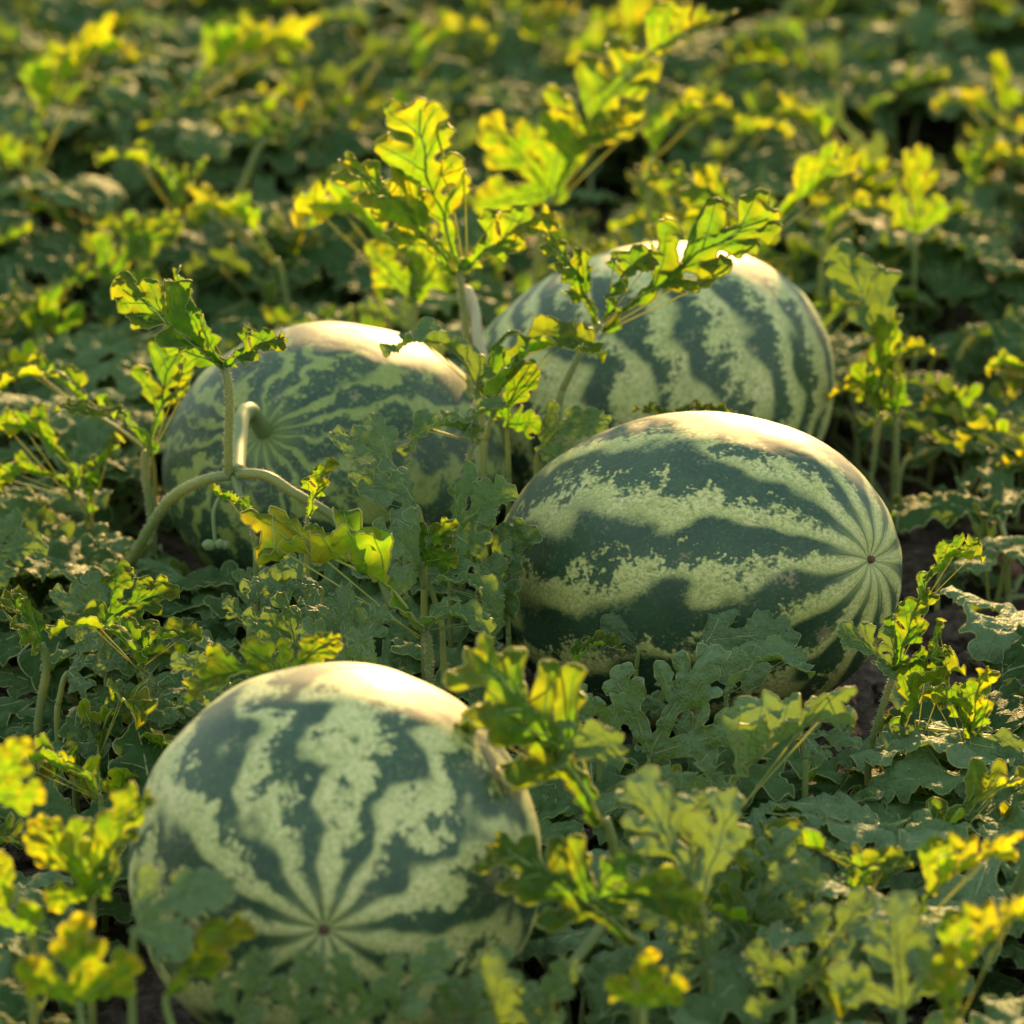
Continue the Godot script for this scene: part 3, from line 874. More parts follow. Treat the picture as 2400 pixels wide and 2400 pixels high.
	t = stand("small leaf wrapped round the top of the bristly stalk left of the front melon", Vector3(-0.303, 0.004, -3.360), Vector3(-0.303, 0.060, -3.360), Vector3(-0.301, 0.123, -3.360), Vector3(-0.248, 0.122, -3.350), Vector3(0.000, 1.000, 0.000), 4, 1, 0.0034, 160, "melon_leaf", "leaf", "", 1.00)
	stand("", Vector3(-0.301, 0.123, -3.360), Vector3(-0.301, 0.123, -3.360), Vector3(-0.301, 0.123, -3.360), Vector3(-0.328, 0.133, -3.340), Vector3(0.000, 0.817, 0.577), 4, 1, 0.0020, 0, "", "", "", 1.00, t)
	t = stand("dull dark leaf hanging over the bare hollow left of the front melon", Vector3(-0.365, 0.004, -3.400), Vector3(-0.365, 0.043, -3.400), Vector3(-0.362, 0.105, -3.400), Vector3(-0.326, 0.100, -3.370), Vector3(0.000, 0.817, 0.577), 4, 2, 0.0030, 120, "melon_leaf", "leaf", "", 1.00)
	t = stand("yellow lobed leaf peeping over the back of the front melon", Vector3(-0.168, 0.004, -3.160), Vector3(-0.168, 0.200, -3.160), Vector3(-0.174, 0.222, -3.160), Vector3(-0.136, 0.259, -3.160), Vector3(-0.708, 0.234, 0.666), 1, 5, 0.0026, 0, "melon_leaf", "leaf", "", 1.00)
	stand("", Vector3(-0.174, 0.222, -3.160), Vector3(-0.174, 0.222, -3.160), Vector3(-0.175, 0.222, -3.160), Vector3(-0.246, 0.217, -3.160), Vector3(0.000, 0.817, 0.577), 9, 5, 0.0020, 0, "", "", "", 1.00, t)
	t = stand("jagged yellow-green leaf arching up beside the right side of the front melon", Vector3(0.078, 0.004, -2.980), Vector3(0.078, 0.145, -2.980), Vector3(0.068, 0.185, -2.980), Vector3(-0.027, 0.312, -2.980), Vector3(0.708, 0.234, 0.666), 5, 4, 0.0040, 0, "melon_leaf", "leaf", "", 1.30)
	stand("", Vector3(0.029, 0.229, -2.980), Vector3(0.029, 0.229, -2.980), Vector3(0.029, 0.229, -2.980), Vector3(-0.037, 0.266, -2.960), Vector3(0.707, 0.707, 0.000), 2, 4, 0.0020, 0, "", "", "", 1.00, t)
	stand("", Vector3(0.029, 0.229, -2.980), Vector3(0.029, 0.229, -2.980), Vector3(0.031, 0.229, -2.980), Vector3(0.077, 0.248, -2.960), Vector3(0.000, 0.817, 0.577), 9, 1, 0.0020, 0, "", "", "", 1.00, t)
	t = stand("jagged leaf reaching left across the lower right of the front melon", Vector3(0.088, 0.004, -2.840), Vector3(0.088, 0.108, -2.840), Vector3(0.088, 0.153, -2.840), Vector3(-0.012, 0.213, -2.860), Vector3(0.000, 0.817, 0.577), 5, 4, 0.0040, 0, "melon_leaf", "leaf", "", 1.20)
	stand("", Vector3(0.058, 0.182, -2.840), Vector3(0.058, 0.182, -2.840), Vector3(0.058, 0.182, -2.840), Vector3(0.126, 0.181, -2.820), Vector3(0.000, 0.817, 0.577), 9, 4, 0.0020, 0, "", "", "", 1.00, t)
	t = stand("grey-green deeply lobed leaf standing tall in front of the sideways melon", Vector3(0.112, 0.004, -3.300), Vector3(0.112, 0.070, -3.300), Vector3(0.113, 0.103, -3.300), Vector3(0.162, 0.189, -3.320), Vector3(0.000, 0.817, 0.577), 11, 0, 0.0030, 0, "melon_leaf", "leaf", "", 1.00)
	t = stand("yellow-tipped leaf rising in front of the sideways melon's right half", Vector3(0.156, 0.004, -3.170), Vector3(0.156, 0.069, -3.170), Vector3(0.159, 0.098, -3.170), Vector3(0.255, 0.202, -3.150), Vector3(-0.707, 0.707, 0.000), 10, 0, 0.0032, 60, "melon_leaf", "leaf", "", 0.90)
	stand("", Vector3(0.159, 0.098, -3.170), Vector3(0.159, 0.098, -3.170), Vector3(0.159, 0.099, -3.170), Vector3(0.117, 0.146, -3.150), Vector3(0.000, 0.817, 0.577), 11, 0, 0.0020, 0, "", "", "", 1.00, t)
	t = stand("small bright curled leaf before the middle of the sideways melon", Vector3(0.053, 0.004, -3.420), Vector3(0.053, 0.116, -3.420), Vector3(0.053, 0.135, -3.420), Vector3(0.088, 0.154, -3.420), Vector3(0.000, 1.000, 0.000), 9, 4, 0.0022, 0, "melon_leaf", "leaf", "", 1.00)
	t = stand("blue-grey leaf leaning on the rind of the sideways melon", Vector3(0.106, 0.004, -3.500), Vector3(0.106, 0.104, -3.500), Vector3(0.108, 0.121, -3.500), Vector3(0.113, 0.164, -3.520), Vector3(0.000, 0.331, 0.944), 4, 0, 0.0024, 0, "melon_leaf", "leaf", "", 1.00)
	t = stand("flat grey leaf spreading right before the belly of the sideways melon", Vector3(0.158, 0.004, -3.460), Vector3(0.158, 0.129, -3.460), Vector3(0.162, 0.143, -3.460), Vector3(0.234, 0.148, -3.460), Vector3(0.000, 0.817, 0.577), 4, 0, 0.0024, 0, "melon_leaf", "leaf", "", 1.00)
	t = stand("narrow ruffled leaf under the belly of the sideways melon", Vector3(0.176, 0.004, -3.360), Vector3(0.176, 0.116, -3.360), Vector3(0.178, 0.135, -3.360), Vector3(0.238, 0.160, -3.360), Vector3(0.000, 1.000, 0.000), 9, 0, 0.0024, 0, "melon_leaf", "leaf", "", 1.00)
	t = stand("upright lobed leaf rising alone from the dark soil hollow in the lower right", Vector3(0.180, 0.004, -3.000), Vector3(0.180, 0.067, -3.000), Vector3(0.182, 0.091, -3.000), Vector3(0.203, 0.158, -3.020), Vector3(0.000, 0.817, 0.577), 11, 0, 0.0030, 0, "melon_leaf", "leaf", "", 1.00)
	t = stand("tall shoot with pale lobes before the brown scar of the sideways melon", Vector3(0.298, 0.004, -3.380), Vector3(0.298, 0.084, -3.380), Vector3(0.316, 0.148, -3.380), Vector3(0.338, 0.215, -3.380), Vector3(-0.708, 0.234, 0.666), 3, 4, 0.0032, 160, "melon_shoot", "shoot", "", 1.00)
	stand("", Vector3(0.316, 0.148, -3.380), Vector3(0.316, 0.148, -3.380), Vector3(0.316, 0.149, -3.380), Vector3(0.270, 0.188, -3.360), Vector3(0.000, 0.817, 0.577), 0, 1, 0.0020, 0, "", "", "", 1.00, t)
	stand("", Vector3(0.338, 0.211, -3.380), Vector3(0.338, 0.211, -3.380), Vector3(0.338, 0.211, -3.380), Vector3(0.379, 0.253, -3.380), Vector3(-0.707, 0.707, 0.000), 2, 4, 0.0020, 0, "", "", "", 1.00, t)
	stand("", Vector3(0.316, 0.148, -3.380), Vector3(0.316, 0.148, -3.380), Vector3(0.318, 0.149, -3.380), Vector3(0.351, 0.167, -3.360), Vector3(0.000, 1.000, 0.000), 7, 4, 0.0020, 0, "", "", "", 1.00, t)
	t = stand("slender shoot bending over the bare soil right of the sideways melon", Vector3(0.341, 0.011, -3.360), Vector3(0.341, 0.011, -3.360), Vector3(0.330, 0.083, -3.360), Vector3(0.358, 0.163, -3.360), Vector3(-1.000, 0.000, 0.000), 2, 4, 0.0024, 160, "melon_shoot", "shoot", "", 1.00)
	stand("", Vector3(0.358, 0.144, -3.360), Vector3(0.358, 0.144, -3.360), Vector3(0.358, 0.144, -3.360), Vector3(0.348, 0.197, -3.360), Vector3(-1.000, 0.000, 0.000), 3, 4, 0.0020, 60, "", "", "", 1.00, t)
	stand("", Vector3(0.331, 0.078, -3.360), Vector3(0.331, 0.078, -3.360), Vector3(0.331, 0.079, -3.360), Vector3(0.315, 0.106, -3.350), Vector3(0.000, 0.817, 0.577), 7, 0, 0.0015, 0, "", "", "", 1.00, t)
	t = stand("upright yellow shoot with bristles on bare soil, right of the slender one", Vector3(0.361, 0.004, -3.340), Vector3(0.361, 0.020, -3.340), Vector3(0.375, 0.089, -3.340), Vector3(0.385, 0.161, -3.340), Vector3(-0.708, 0.234, 0.666), 3, 5, 0.0032, 220, "melon_shoot", "shoot", "", 1.00)
	stand("", Vector3(0.375, 0.089, -3.340), Vector3(0.375, 0.089, -3.340), Vector3(0.375, 0.089, -3.340), Vector3(0.341, 0.143, -3.340), Vector3(0.000, 1.000, 0.000), 2, 4, 0.0020, 0, "", "", "", 1.00, t)
	stand("", Vector3(0.375, 0.089, -3.340), Vector3(0.375, 0.089, -3.340), Vector3(0.376, 0.089, -3.340), Vector3(0.414, 0.099, -3.320), Vector3(0.000, 0.817, 0.577), 9, 0, 0.0020, 0, "", "", "", 1.00, t)
	t = stand("dark green leaf at the right border above the bristly yellow shoot", Vector3(0.420, 0.004, -3.450), Vector3(0.420, 0.037, -3.450), Vector3(0.417, 0.047, -3.450), Vector3(0.444, 0.100, -3.450), Vector3(-0.708, 0.234, 0.666), 4, 2, 0.0026, 0, "melon_leaf", "leaf", "", 1.00)
	t = stand("grey-green leaf pair low at the right border by the thin tendril", Vector3(0.393, 0.004, -3.250), Vector3(0.393, 0.054, -3.250), Vector3(0.388, 0.078, -3.250), Vector3(0.421, 0.100, -3.250), Vector3(0.000, 0.817, 0.577), 11, 0, 0.0026, 0, "melon_leaf", "leaf", "", 1.00)
	stand("", Vector3(0.388, 0.078, -3.250), Vector3(0.388, 0.078, -3.250), Vector3(0.388, 0.078, -3.250), Vector3(0.358, 0.096, -3.250), Vector3(0.000, 0.817, 0.577), 4, 0, 0.0020, 0, "", "", "", 1.00, t)
	t = stand("blurred yellow leaf low before the front melon's left half", Vector3(-0.232, 0.004, -2.740), Vector3(-0.232, 0.123, -2.740), Vector3(-0.236, 0.155, -2.740), Vector3(-0.185, 0.210, -2.740), Vector3(-0.708, 0.234, 0.666), 3, 6, 0.0030, 0, "melon_leaf", "leaf", "", 1.00)
	t = stand("blurred yellow leaf with rounded lobes in the bottom left corner", Vector3(-0.292, 0.004, -2.720), Vector3(-0.292, 0.133, -2.720), Vector3(-0.295, 0.161, -2.720), Vector3(-0.293, 0.220, -2.720), Vector3(0.000, 0.331, 0.944), 4, 6, 0.0030, 0, "melon_leaf", "leaf", "", 1.00)
	t = stand("blurred yellow leaf at the bottom edge under the jagged leaves", Vector3(0.090, 0.004, -2.720), Vector3(0.090, 0.125, -2.720), Vector3(0.090, 0.157, -2.720), Vector3(0.094, 0.196, -2.720), Vector3(0.000, 0.331, 0.944), 4, 6, 0.0030, 0, "melon_leaf", "leaf", "", 1.00)
	t = stand("grey blurred leaf rising before the blossom end of the front melon", Vector3(-0.148, 0.004, -2.740), Vector3(-0.148, 0.123, -2.740), Vector3(-0.148, 0.143, -2.740), Vector3(-0.136, 0.187, -2.740), Vector3(0.000, 0.817, 0.577), 0, 0, 0.0030, 0, "melon_leaf", "leaf", "", 1.20)
	t = stand("grey-green blurred leaf leaning right at the bottom edge before the front melon", Vector3(-0.084, 0.004, -2.740), Vector3(-0.084, 0.119, -2.740), Vector3(-0.082, 0.143, -2.740), Vector3(-0.042, 0.191, -2.740), Vector3(0.000, 0.817, 0.577), 0, 0, 0.0030, 0, "melon_leaf", "leaf", "", 1.00)
	t = stand("small blurred leaf under the lower right of the front melon", Vector3(-0.015, 0.004, -2.760), Vector3(-0.015, 0.101, -2.760), Vector3(-0.015, 0.125, -2.760), Vector3(-0.008, 0.178, -2.760), Vector3(0.000, 0.817, 0.577), 4, 0, 0.0030, 0, "melon_leaf", "leaf", "", 1.00)
	t = stand("grey leaf tip lying across the lower left rind of the front melon", Vector3(-0.262, 0.004, -2.760), Vector3(-0.262, 0.170, -2.760), Vector3(-0.257, 0.194, -2.760), Vector3(-0.196, 0.231, -2.760), Vector3(0.000, 0.817, 0.577), 1, 0, 0.0030, 0, "melon_leaf", "leaf", "", 1.00)
	t = stand("orange-lit leaf rising in the bottom right corner", Vector3(0.305, 0.004, -2.740), Vector3(0.305, 0.111, -2.740), Vector3(0.302, 0.135, -2.740), Vector3(0.353, 0.221, -2.740), Vector3(-0.707, 0.707, 0.000), 10, 6, 0.0030, 0, "melon_leaf", "leaf", "", 1.30)
	stand("", Vector3(0.302, 0.135, -2.740), Vector3(0.302, 0.135, -2.740), Vector3(0.301, 0.135, -2.740), Vector3(0.298, 0.191, -2.740), Vector3(-0.708, 0.234, 0.666), 3, 6, 0.0020, 0, "", "", "", 1.00, t)
	t = stand("grey-blue blurred leaf beside the orange-lit one in the bottom right", Vector3(0.272, 0.004, -2.780), Vector3(0.272, 0.091, -2.780), Vector3(0.271, 0.128, -2.780), Vector3(0.265, 0.209, -2.780), Vector3(0.000, 0.817, 0.577), 11, 0, 0.0035, 0, "melon_leaf", "leaf", "", 1.00)
	t = stand("long yellow-tipped blurred leaf pointing right above the bottom right corner", Vector3(0.280, 0.004, -2.880), Vector3(0.280, 0.110, -2.880), Vector3(0.283, 0.139, -2.880), Vector3(0.355, 0.203, -2.880), Vector3(0.000, 1.000, 0.000), 10, 6, 0.0030, 0, "melon_leaf", "leaf", "", 1.00)
	t = stand("sunlit pale leaf lying low below the bristly shoots", Vector3(0.259, 0.004, -3.000), Vector3(0.259, 0.067, -3.000), Vector3(0.259, 0.097, -3.000), Vector3(0.289, 0.143, -3.000), Vector3(0.000, 1.000, 0.000), 9, 4, 0.0030, 0, "melon_leaf", "leaf", "", 1.00)
	t = stand("twisted yellow and orange leaf near the left border beside the front melon", Vector3(-0.301, 0.004, -2.860), Vector3(-0.301, 0.136, -2.860), Vector3(-0.301, 0.177, -2.860), Vector3(-0.339, 0.230, -2.860), Vector3(0.000, 0.817, 0.577), 1, 6, 0.0030, 0, "melon_leaf", "leaf", "", 1.00)
	stand("", Vector3(-0.301, 0.177, -2.860), Vector3(-0.301, 0.177, -2.860), Vector3(-0.300, 0.177, -2.860), Vector3(-0.260, 0.254, -2.860), Vector3(-0.708, 0.234, 0.666), 0, 4, 0.0020, 0, "", "", "", 1.00, t)
	t = stand("ragged blurred leaf at the left border low beside the front melon", Vector3(-0.336, 0.004, -2.800), Vector3(-0.336, 0.135, -2.800), Vector3(-0.335, 0.176, -2.800), Vector3(-0.355, 0.232, -2.800), Vector3(-0.708, 0.234, 0.666), 1, 5, 0.0030, 0, "melon_leaf", "leaf", "", 1.00)
	t = stand("round blurred yellow leaf on the left border level with the front melon's top", Vector3(-0.363, 0.004, -2.800), Vector3(-0.363, 0.256, -2.800), Vector3(-0.362, 0.279, -2.800), Vector3(-0.335, 0.317, -2.800), Vector3(0.000, 0.331, 0.944), 4, 5, 0.0030, 0, "melon_leaf", "leaf", "", 1.00)
	t = stand("small curled green leaf over the runner left of the front melon", Vector3(-0.322, 0.004, -3.180), Vector3(-0.322, 0.112, -3.180), Vector3(-0.324, 0.121, -3.180), Vector3(-0.390, 0.145, -3.180), Vector3(0.000, 1.000, 0.000), 2, 4, 0.0024, 0, "melon_leaf", "leaf", "", 1.00)
	t = stand("grey blurred leaf spreading right of the jagged leaves in the lower middle", Vector3(0.139, 0.004, -2.900), Vector3(0.139, 0.130, -2.900), Vector3(0.135, 0.155, -2.900), Vector3(0.089, 0.246, -2.900), Vector3(0.000, 0.817, 0.577), 11, 0, 0.0035, 0, "melon_leaf", "leaf", "", 1.00)
	t = stand("long yellow blurred leaf leaning right in the far left of the field", Vector3(-0.589, 0.004, -5.100), Vector3(-0.589, 0.062, -5.100), Vector3(-0.574, 0.127, -5.100), Vector3(-0.473, 0.285, -5.100), Vector3(-0.707, 0.707, 0.000), 10, 5, 0.0040, 0, "melon_leaf", "leaf", "", 1.20)
	stand("", Vector3(-0.575, 0.121, -5.100), Vector3(-0.575, 0.121, -5.100), Vector3(-0.576, 0.121, -5.100), Vector3(-0.636, 0.166, -5.100), Vector3(0.000, 0.817, 0.577), 3, 5, 0.0030, 0, "", "", "", 1.00, t)
	t = stand("far leaf with a row of sunlit lobes arching right of the long yellow one", Vector3(-0.445, 0.004, -5.300), Vector3(-0.445, 0.089, -5.300), Vector3(-0.421, 0.146, -5.300), Vector3(-0.258, 0.240, -5.300), Vector3(0.000, 1.000, 0.000), 10, 5, 0.0040, 0, "melon_leaf", "leaf", "", 1.00)
	t = stand("far leaf with a pale bent stalk and two sunlit lobes", Vector3(-0.325, 0.004, -5.000), Vector3(-0.325, 0.111, -5.000), Vector3(-0.283, 0.191, -5.000), Vector3(-0.220, 0.214, -5.000), Vector3(0.000, 1.000, 0.000), 1, 4, 0.0040, 0, "melon_leaf", "leaf", "", 1.00)
	stand("", Vector3(-0.283, 0.191, -5.000), Vector3(-0.283, 0.191, -5.000), Vector3(-0.284, 0.190, -5.000), Vector3(-0.335, 0.217, -5.000), Vector3(0.000, 1.000, 0.000), 9, 4, 0.0030, 0, "", "", "", 1.00, t)
	t = stand("far spreading leaf with golden edges behind the dark mottled melon", Vector3(-0.378, 0.004, -4.750), Vector3(-0.378, 0.120, -4.750), Vector3(-0.377, 0.169, -4.750), Vector3(-0.340, 0.227, -4.750), Vector3(0.000, 1.000, 0.000), 8, 4, 0.0040, 0, "melon_leaf", "leaf", "", 1.10)
	stand("", Vector3(-0.377, 0.169, -4.750), Vector3(-0.377, 0.169, -4.750), Vector3(-0.378, 0.169, -4.750), Vector3(-0.452, 0.230, -4.750), Vector3(0.000, 1.000, 0.000), 9, 4, 0.0030, 0, "", "", "", 1.00, t)
	t = stand("arched far leaf with a golden crest left of the upright yellow leaf", Vector3(-0.247, 0.004, -4.620), Vector3(-0.247, 0.108, -4.620), Vector3(-0.258, 0.150, -4.620), Vector3(-0.343, 0.213, -4.620), Vector3(0.000, 1.000, 0.000), 10, 5, 0.0034, 0, "melon_leaf", "leaf", "", 1.00)
	t = stand("small golden-crested leaf far left behind the three-armed leaf", Vector3(-0.435, 0.004, -4.600), Vector3(-0.435, 0.066, -4.600), Vector3(-0.434, 0.114, -4.600), Vector3(-0.368, 0.204, -4.600), Vector3(-0.708, 0.234, 0.666), 1, 4, 0.0030, 0, "melon_leaf", "leaf", "", 1.00)
	t = stand("hooked golden leaf far behind the tall upright leaf", Vector3(-0.128, 0.004, -5.400), Vector3(-0.128, 0.125, -5.400), Vector3(-0.117, 0.166, -5.400), Vector3(-0.037, 0.224, -5.400), Vector3(0.000, 1.000, 0.000), 9, 5, 0.0034, 0, "melon_leaf", "leaf", "", 1.00)
	t = stand("curling golden leaf far behind the V-shaped leaf", Vector3(0.152, 0.004, -4.720), Vector3(0.152, 0.201, -4.720), Vector3(0.158, 0.238, -4.720), Vector3(0.237, 0.291, -4.720), Vector3(0.000, 1.000, 0.000), 9, 5, 0.0034, 0, "melon_leaf", "leaf", "", 1.00)
	t = stand("far leaf bent over to the left with a glowing spine", Vector3(0.381, 0.004, -4.900), Vector3(0.381, 0.135, -4.900), Vector3(0.371, 0.191, -4.900), Vector3(0.312, 0.251, -4.900), Vector3(0.000, 1.000, 0.000), 10, 5, 0.0034, 0, "melon_leaf", "leaf", "", 1.00)
	t = stand("upright far leaf shaped like a small fir, glowing yellow", Vector3(0.449, 0.004, -4.720), Vector3(0.449, 0.092, -4.720), Vector3(0.449, 0.153, -4.720), Vector3(0.448, 0.247, -4.720), Vector3(0.000, 0.331, 0.944), 0, 5, 0.0032, 0, "melon_leaf", "leaf", "", 0.90)
	t = stand("yellow far leaf lying to the right over dark foliage", Vector3(0.338, 0.004, -4.620), Vector3(0.338, 0.144, -4.620), Vector3(0.343, 0.174, -4.620), Vector3(0.407, 0.204, -4.620), Vector3(0.000, 1.000, 0.000), 9, 5, 0.0030, 0, "melon_leaf", "leaf", "", 1.00)
	t = stand("tall far leaf hooked over at the right border", Vector3(0.536, 0.004, -4.900), Vector3(0.536, 0.078, -4.900), Vector3(0.530, 0.154, -4.900), Vector3(0.555, 0.232, -4.900), Vector3(-1.000, 0.000, 0.000), 3, 4, 0.0034, 0, "melon_leaf", "leaf", "", 1.00)
	stand("", Vector3(0.530, 0.154, -4.900), Vector3(0.530, 0.154, -4.900), Vector3(0.530, 0.157, -4.900), Vector3(0.590, 0.191, -4.900), Vector3(0.000, 1.000, 0.000), 9, 5, 0.0030, 0, "", "", "", 1.00, t)
	t = stand("golden far leaf at the right border high in the field", Vector3(0.617, 0.004, -5.300), Vector3(0.617, 0.116, -5.300), Vector3(0.616, 0.150, -5.300), Vector3(0.597, 0.216, -5.300), Vector3(0.000, 0.331, 0.944), 6, 5, 0.0034, 0, "melon_leaf", "leaf", "", 1.00)
	t = stand("thin golden leaf at the right border level with the melons", Vector3(0.536, 0.004, -4.200), Vector3(0.536, 0.120, -4.200), Vector3(0.527, 0.145, -4.200), Vector3(0.478, 0.156, -4.200), Vector3(0.000, 1.000, 0.000), 2, 5, 0.0030, 0, "melon_leaf", "leaf", "", 1.00)
	t = stand("small bright yellow leaf curling out behind the round melon's right side", Vector3(0.292, 0.004, -4.420), Vector3(0.292, 0.120, -4.420), Vector3(0.291, 0.143, -4.420), Vector3(0.336, 0.159, -4.420), Vector3(0.000, 1.000, 0.000), 7, 5, 0.0024, 0, "melon_leaf", "leaf", "", 0.60)
	t = stand("dark green ruffled leaf climbing beside the round melon's right side", Vector3(0.380, 0.004, -4.150), Vector3(0.380, 0.135, -4.150), Vector3(0.374, 0.174, -4.150), Vector3(0.321, 0.287, -4.150), Vector3(0.708, 0.234, 0.666), 3, 2, 0.0030, 0, "melon_leaf", "leaf", "", 1.10)
	t = stand("cluster leaf lit orange on its edges right of the round melon", Vector3(0.356, 0.004, -4.120), Vector3(0.356, 0.074, -4.120), Vector3(0.365, 0.134, -4.120), Vector3(0.402, 0.199, -4.120), Vector3(0.000, 1.000, 0.000), 9, 5, 0.0030, 100, "melon_leaf", "leaf", "", 1.00)
	stand("", Vector3(0.365, 0.134, -4.120), Vector3(0.365, 0.134, -4.120), Vector3(0.365, 0.137, -4.120), Vector3(0.315, 0.153, -4.120), Vector3(0.000, 1.000, 0.000), 9, 6, 0.0020, 0, "", "", "", 1.00, t)
	stand("", Vector3(0.380, 0.068, -4.120), Vector3(0.380, 0.068, -4.120), Vector3(0.378, 0.134, -4.120), Vector3(0.370, 0.232, -4.120), Vector3(-0.708, 0.234, 0.666), 0, 4, 0.0030, 60, "", "", "", 1.00, t)
	t = stand("far blurred leaf glowing between two dark clumps at the upper left edge", Vector3(-0.669, 0.007, -6.200), Vector3(-0.669, 0.007, -6.200), Vector3(-0.665, 0.038, -6.200), Vector3(-0.644, 0.085, -6.200), Vector3(0.000, 0.331, 0.944), 4, 6, 0.0030, 0, "melon_leaf", "leaf", "", 1.00)
	t = stand("far yellow leaf at the top edge left of centre", Vector3(-0.486, 0.004, -6.200), Vector3(-0.486, 0.023, -6.200), Vector3(-0.493, 0.046, -6.200), Vector3(-0.514, 0.104, -6.200), Vector3(0.000, 0.331, 0.944), 2, 5, 0.0030, 0, "melon_leaf", "leaf", "", 1.00)
	t = stand("small orange-lit leaf far off near the top of the tallest leaf", Vector3(0.324, 0.004, -6.200), Vector3(0.324, 0.023, -6.200), Vector3(0.323, 0.046, -6.200), Vector3(0.361, 0.077, -6.200), Vector3(0.000, 1.000, 0.000), 9, 5, 0.0030, 0, "melon_leaf", "leaf", "", 1.00)
	t = stand("broad grey-green leaf filling the gap between the dark melon and the sideways melon", Vector3(-0.028, 0.004, -3.600), Vector3(-0.028, 0.101, -3.600), Vector3(-0.028, 0.140, -3.600), Vector3(0.016, 0.200, -3.570), Vector3(0.000, 0.817, 0.577), 4, 1, 0.0026, 0, "melon_leaf", "leaf", "", 1.00)
	t = stand("rounded shaded leaf low in the gap left of the sideways melon", Vector3(-0.003, 0.004, -3.560), Vector3(-0.003, 0.111, -3.560), Vector3(-0.005, 0.135, -3.560), Vector3(-0.030, 0.190, -3.530), Vector3(0.000, 0.817, 0.577), 4, 0, 0.0026, 0, "melon_leaf", "leaf", "", 1.00)
	t = stand("pale-edged wavy leaf pointing at the sideways melon's top left", Vector3(0.021, 0.004, -3.760), Vector3(0.021, 0.174, -3.760), Vector3(0.026, 0.214, -3.760), Vector3(0.082, 0.250, -3.740), Vector3(0.000, 0.817, 0.577), 1, 1, 0.0026, 0, "melon_leaf", "leaf", "", 1.00)
	t = stand("yellow-fringed small leaf tucked under the forked leaf's stalk", Vector3(-0.003, 0.004, -3.780), Vector3(-0.003, 0.182, -3.780), Vector3(-0.003, 0.233, -3.780), Vector3(0.016, 0.294, -3.760), Vector3(0.000, 0.817, 0.577), 1, 4, 0.0026, 0, "melon_leaf", "leaf", "", 1.00)
	t = stand("wide grey leaf spread before the foot of the dark-lobed leaf", Vector3(-0.053, 0.004, -3.580), Vector3(-0.053, 0.162, -3.580), Vector3(-0.049, 0.196, -3.580), Vector3(-0.003, 0.245, -3.550), Vector3(0.000, 0.817, 0.577), 4, 1, 0.0026, 0, "melon_leaf", "leaf", "", 1.00)
	t = stand("leaf with three blunt lobes at the bottom edge under the front melon's blossom end", Vector3(-0.111, 0.004, -2.730), Vector3(-0.111, 0.112, -2.730), Vector3(-0.113, 0.136, -2.730), Vector3(-0.118, 0.188, -2.730), Vector3(0.000, 0.817, 0.577), 11, 1, 0.0030, 0, "melon_leaf", "leaf", "", 1.00)
	t = stand("blurred lobed leaf covering the base of the front melon's left half", Vector3(-0.192, 0.004, -2.740), Vector3(-0.192, 0.107, -2.740), Vector3(-0.188, 0.135, -2.740), Vector3(-0.169, 0.187, -2.740), Vector3(0.000, 0.817, 0.577), 0, 0, 0.0030, 0, "melon_leaf", "leaf", "", 1.00)
	t = stand("blurred grey leaf at the bottom edge right of the front melon's base", Vector3(0.016, 0.004, -2.750), Vector3(0.016, 0.102, -2.750), Vector3(0.016, 0.126, -2.750), Vector3(0.041, 0.174, -2.750), Vector3(0.000, 0.817, 0.577), 0, 1, 0.0030, 0, "melon_leaf", "leaf", "", 1.00)
	t = stand("blurred leaf tip rising before the front melon's right base", Vector3(-0.039, 0.004, -2.740), Vector3(-0.039, 0.103, -2.740), Vector3(-0.037, 0.127, -2.740), Vector3(-0.024, 0.167, -2.740), Vector3(0.000, 0.817, 0.577), 11, 0, 0.0030, 0, "melon_leaf", "leaf", "", 1.00)
	t = stand("grey-green lobed leaf spread at the bottom, left of the orange-lit one", Vector3(0.196, 0.004, -2.800), Vector3(0.196, 0.086, -2.800), Vector3(0.195, 0.119, -2.800), Vector3(0.168, 0.163, -2.800), Vector3(0.000, 0.817, 0.577), 11, 1, 0.0030, 0, "melon_leaf", "leaf", "", 1.00)
	t = stand("green lobed leaf above the bottom edge with a folded left arm", Vector3(0.225, 0.004, -2.860), Vector3(0.225, 0.098, -2.860), Vector3(0.221, 0.132, -2.860), Vector3(0.254, 0.177, -2.860), Vector3(0.000, 0.817, 0.577), 0, 0, 0.0030, 0, "melon_leaf", "leaf", "", 1.00)
	t = stand("small feathered leaf in the dark gap before the jagged leaves", Vector3(0.126, 0.004, -2.950), Vector3(0.126, 0.133, -2.950), Vector3(0.129, 0.158, -2.950), Vector3(0.141, 0.208, -2.970), Vector3(-0.708, 0.234, 0.666), 5, 0, 0.0030, 0, "melon_leaf", "leaf", "", 1.00)
	t = stand("broad leaf shading the soil right of the three-lobed dull leaf", Vector3(-0.180, 0.004, -3.420), Vector3(-0.180, 0.121, -3.420), Vector3(-0.179, 0.149, -3.420), Vector3(-0.217, 0.185, -3.400), Vector3(0.000, 0.817, 0.577), 4, 1, 0.0026, 0, "melon_leaf", "leaf", "", 1.00)
	t = stand("wavy grey leaf right behind the front melon's crown", Vector3(-0.105, 0.004, -3.280), Vector3(-0.105, 0.152, -3.280), Vector3(-0.107, 0.175, -3.280), Vector3(-0.154, 0.206, -3.260), Vector3(0.000, 0.817, 0.577), 11, 0, 0.0026, 0, "melon_leaf", "leaf", "", 1.00)
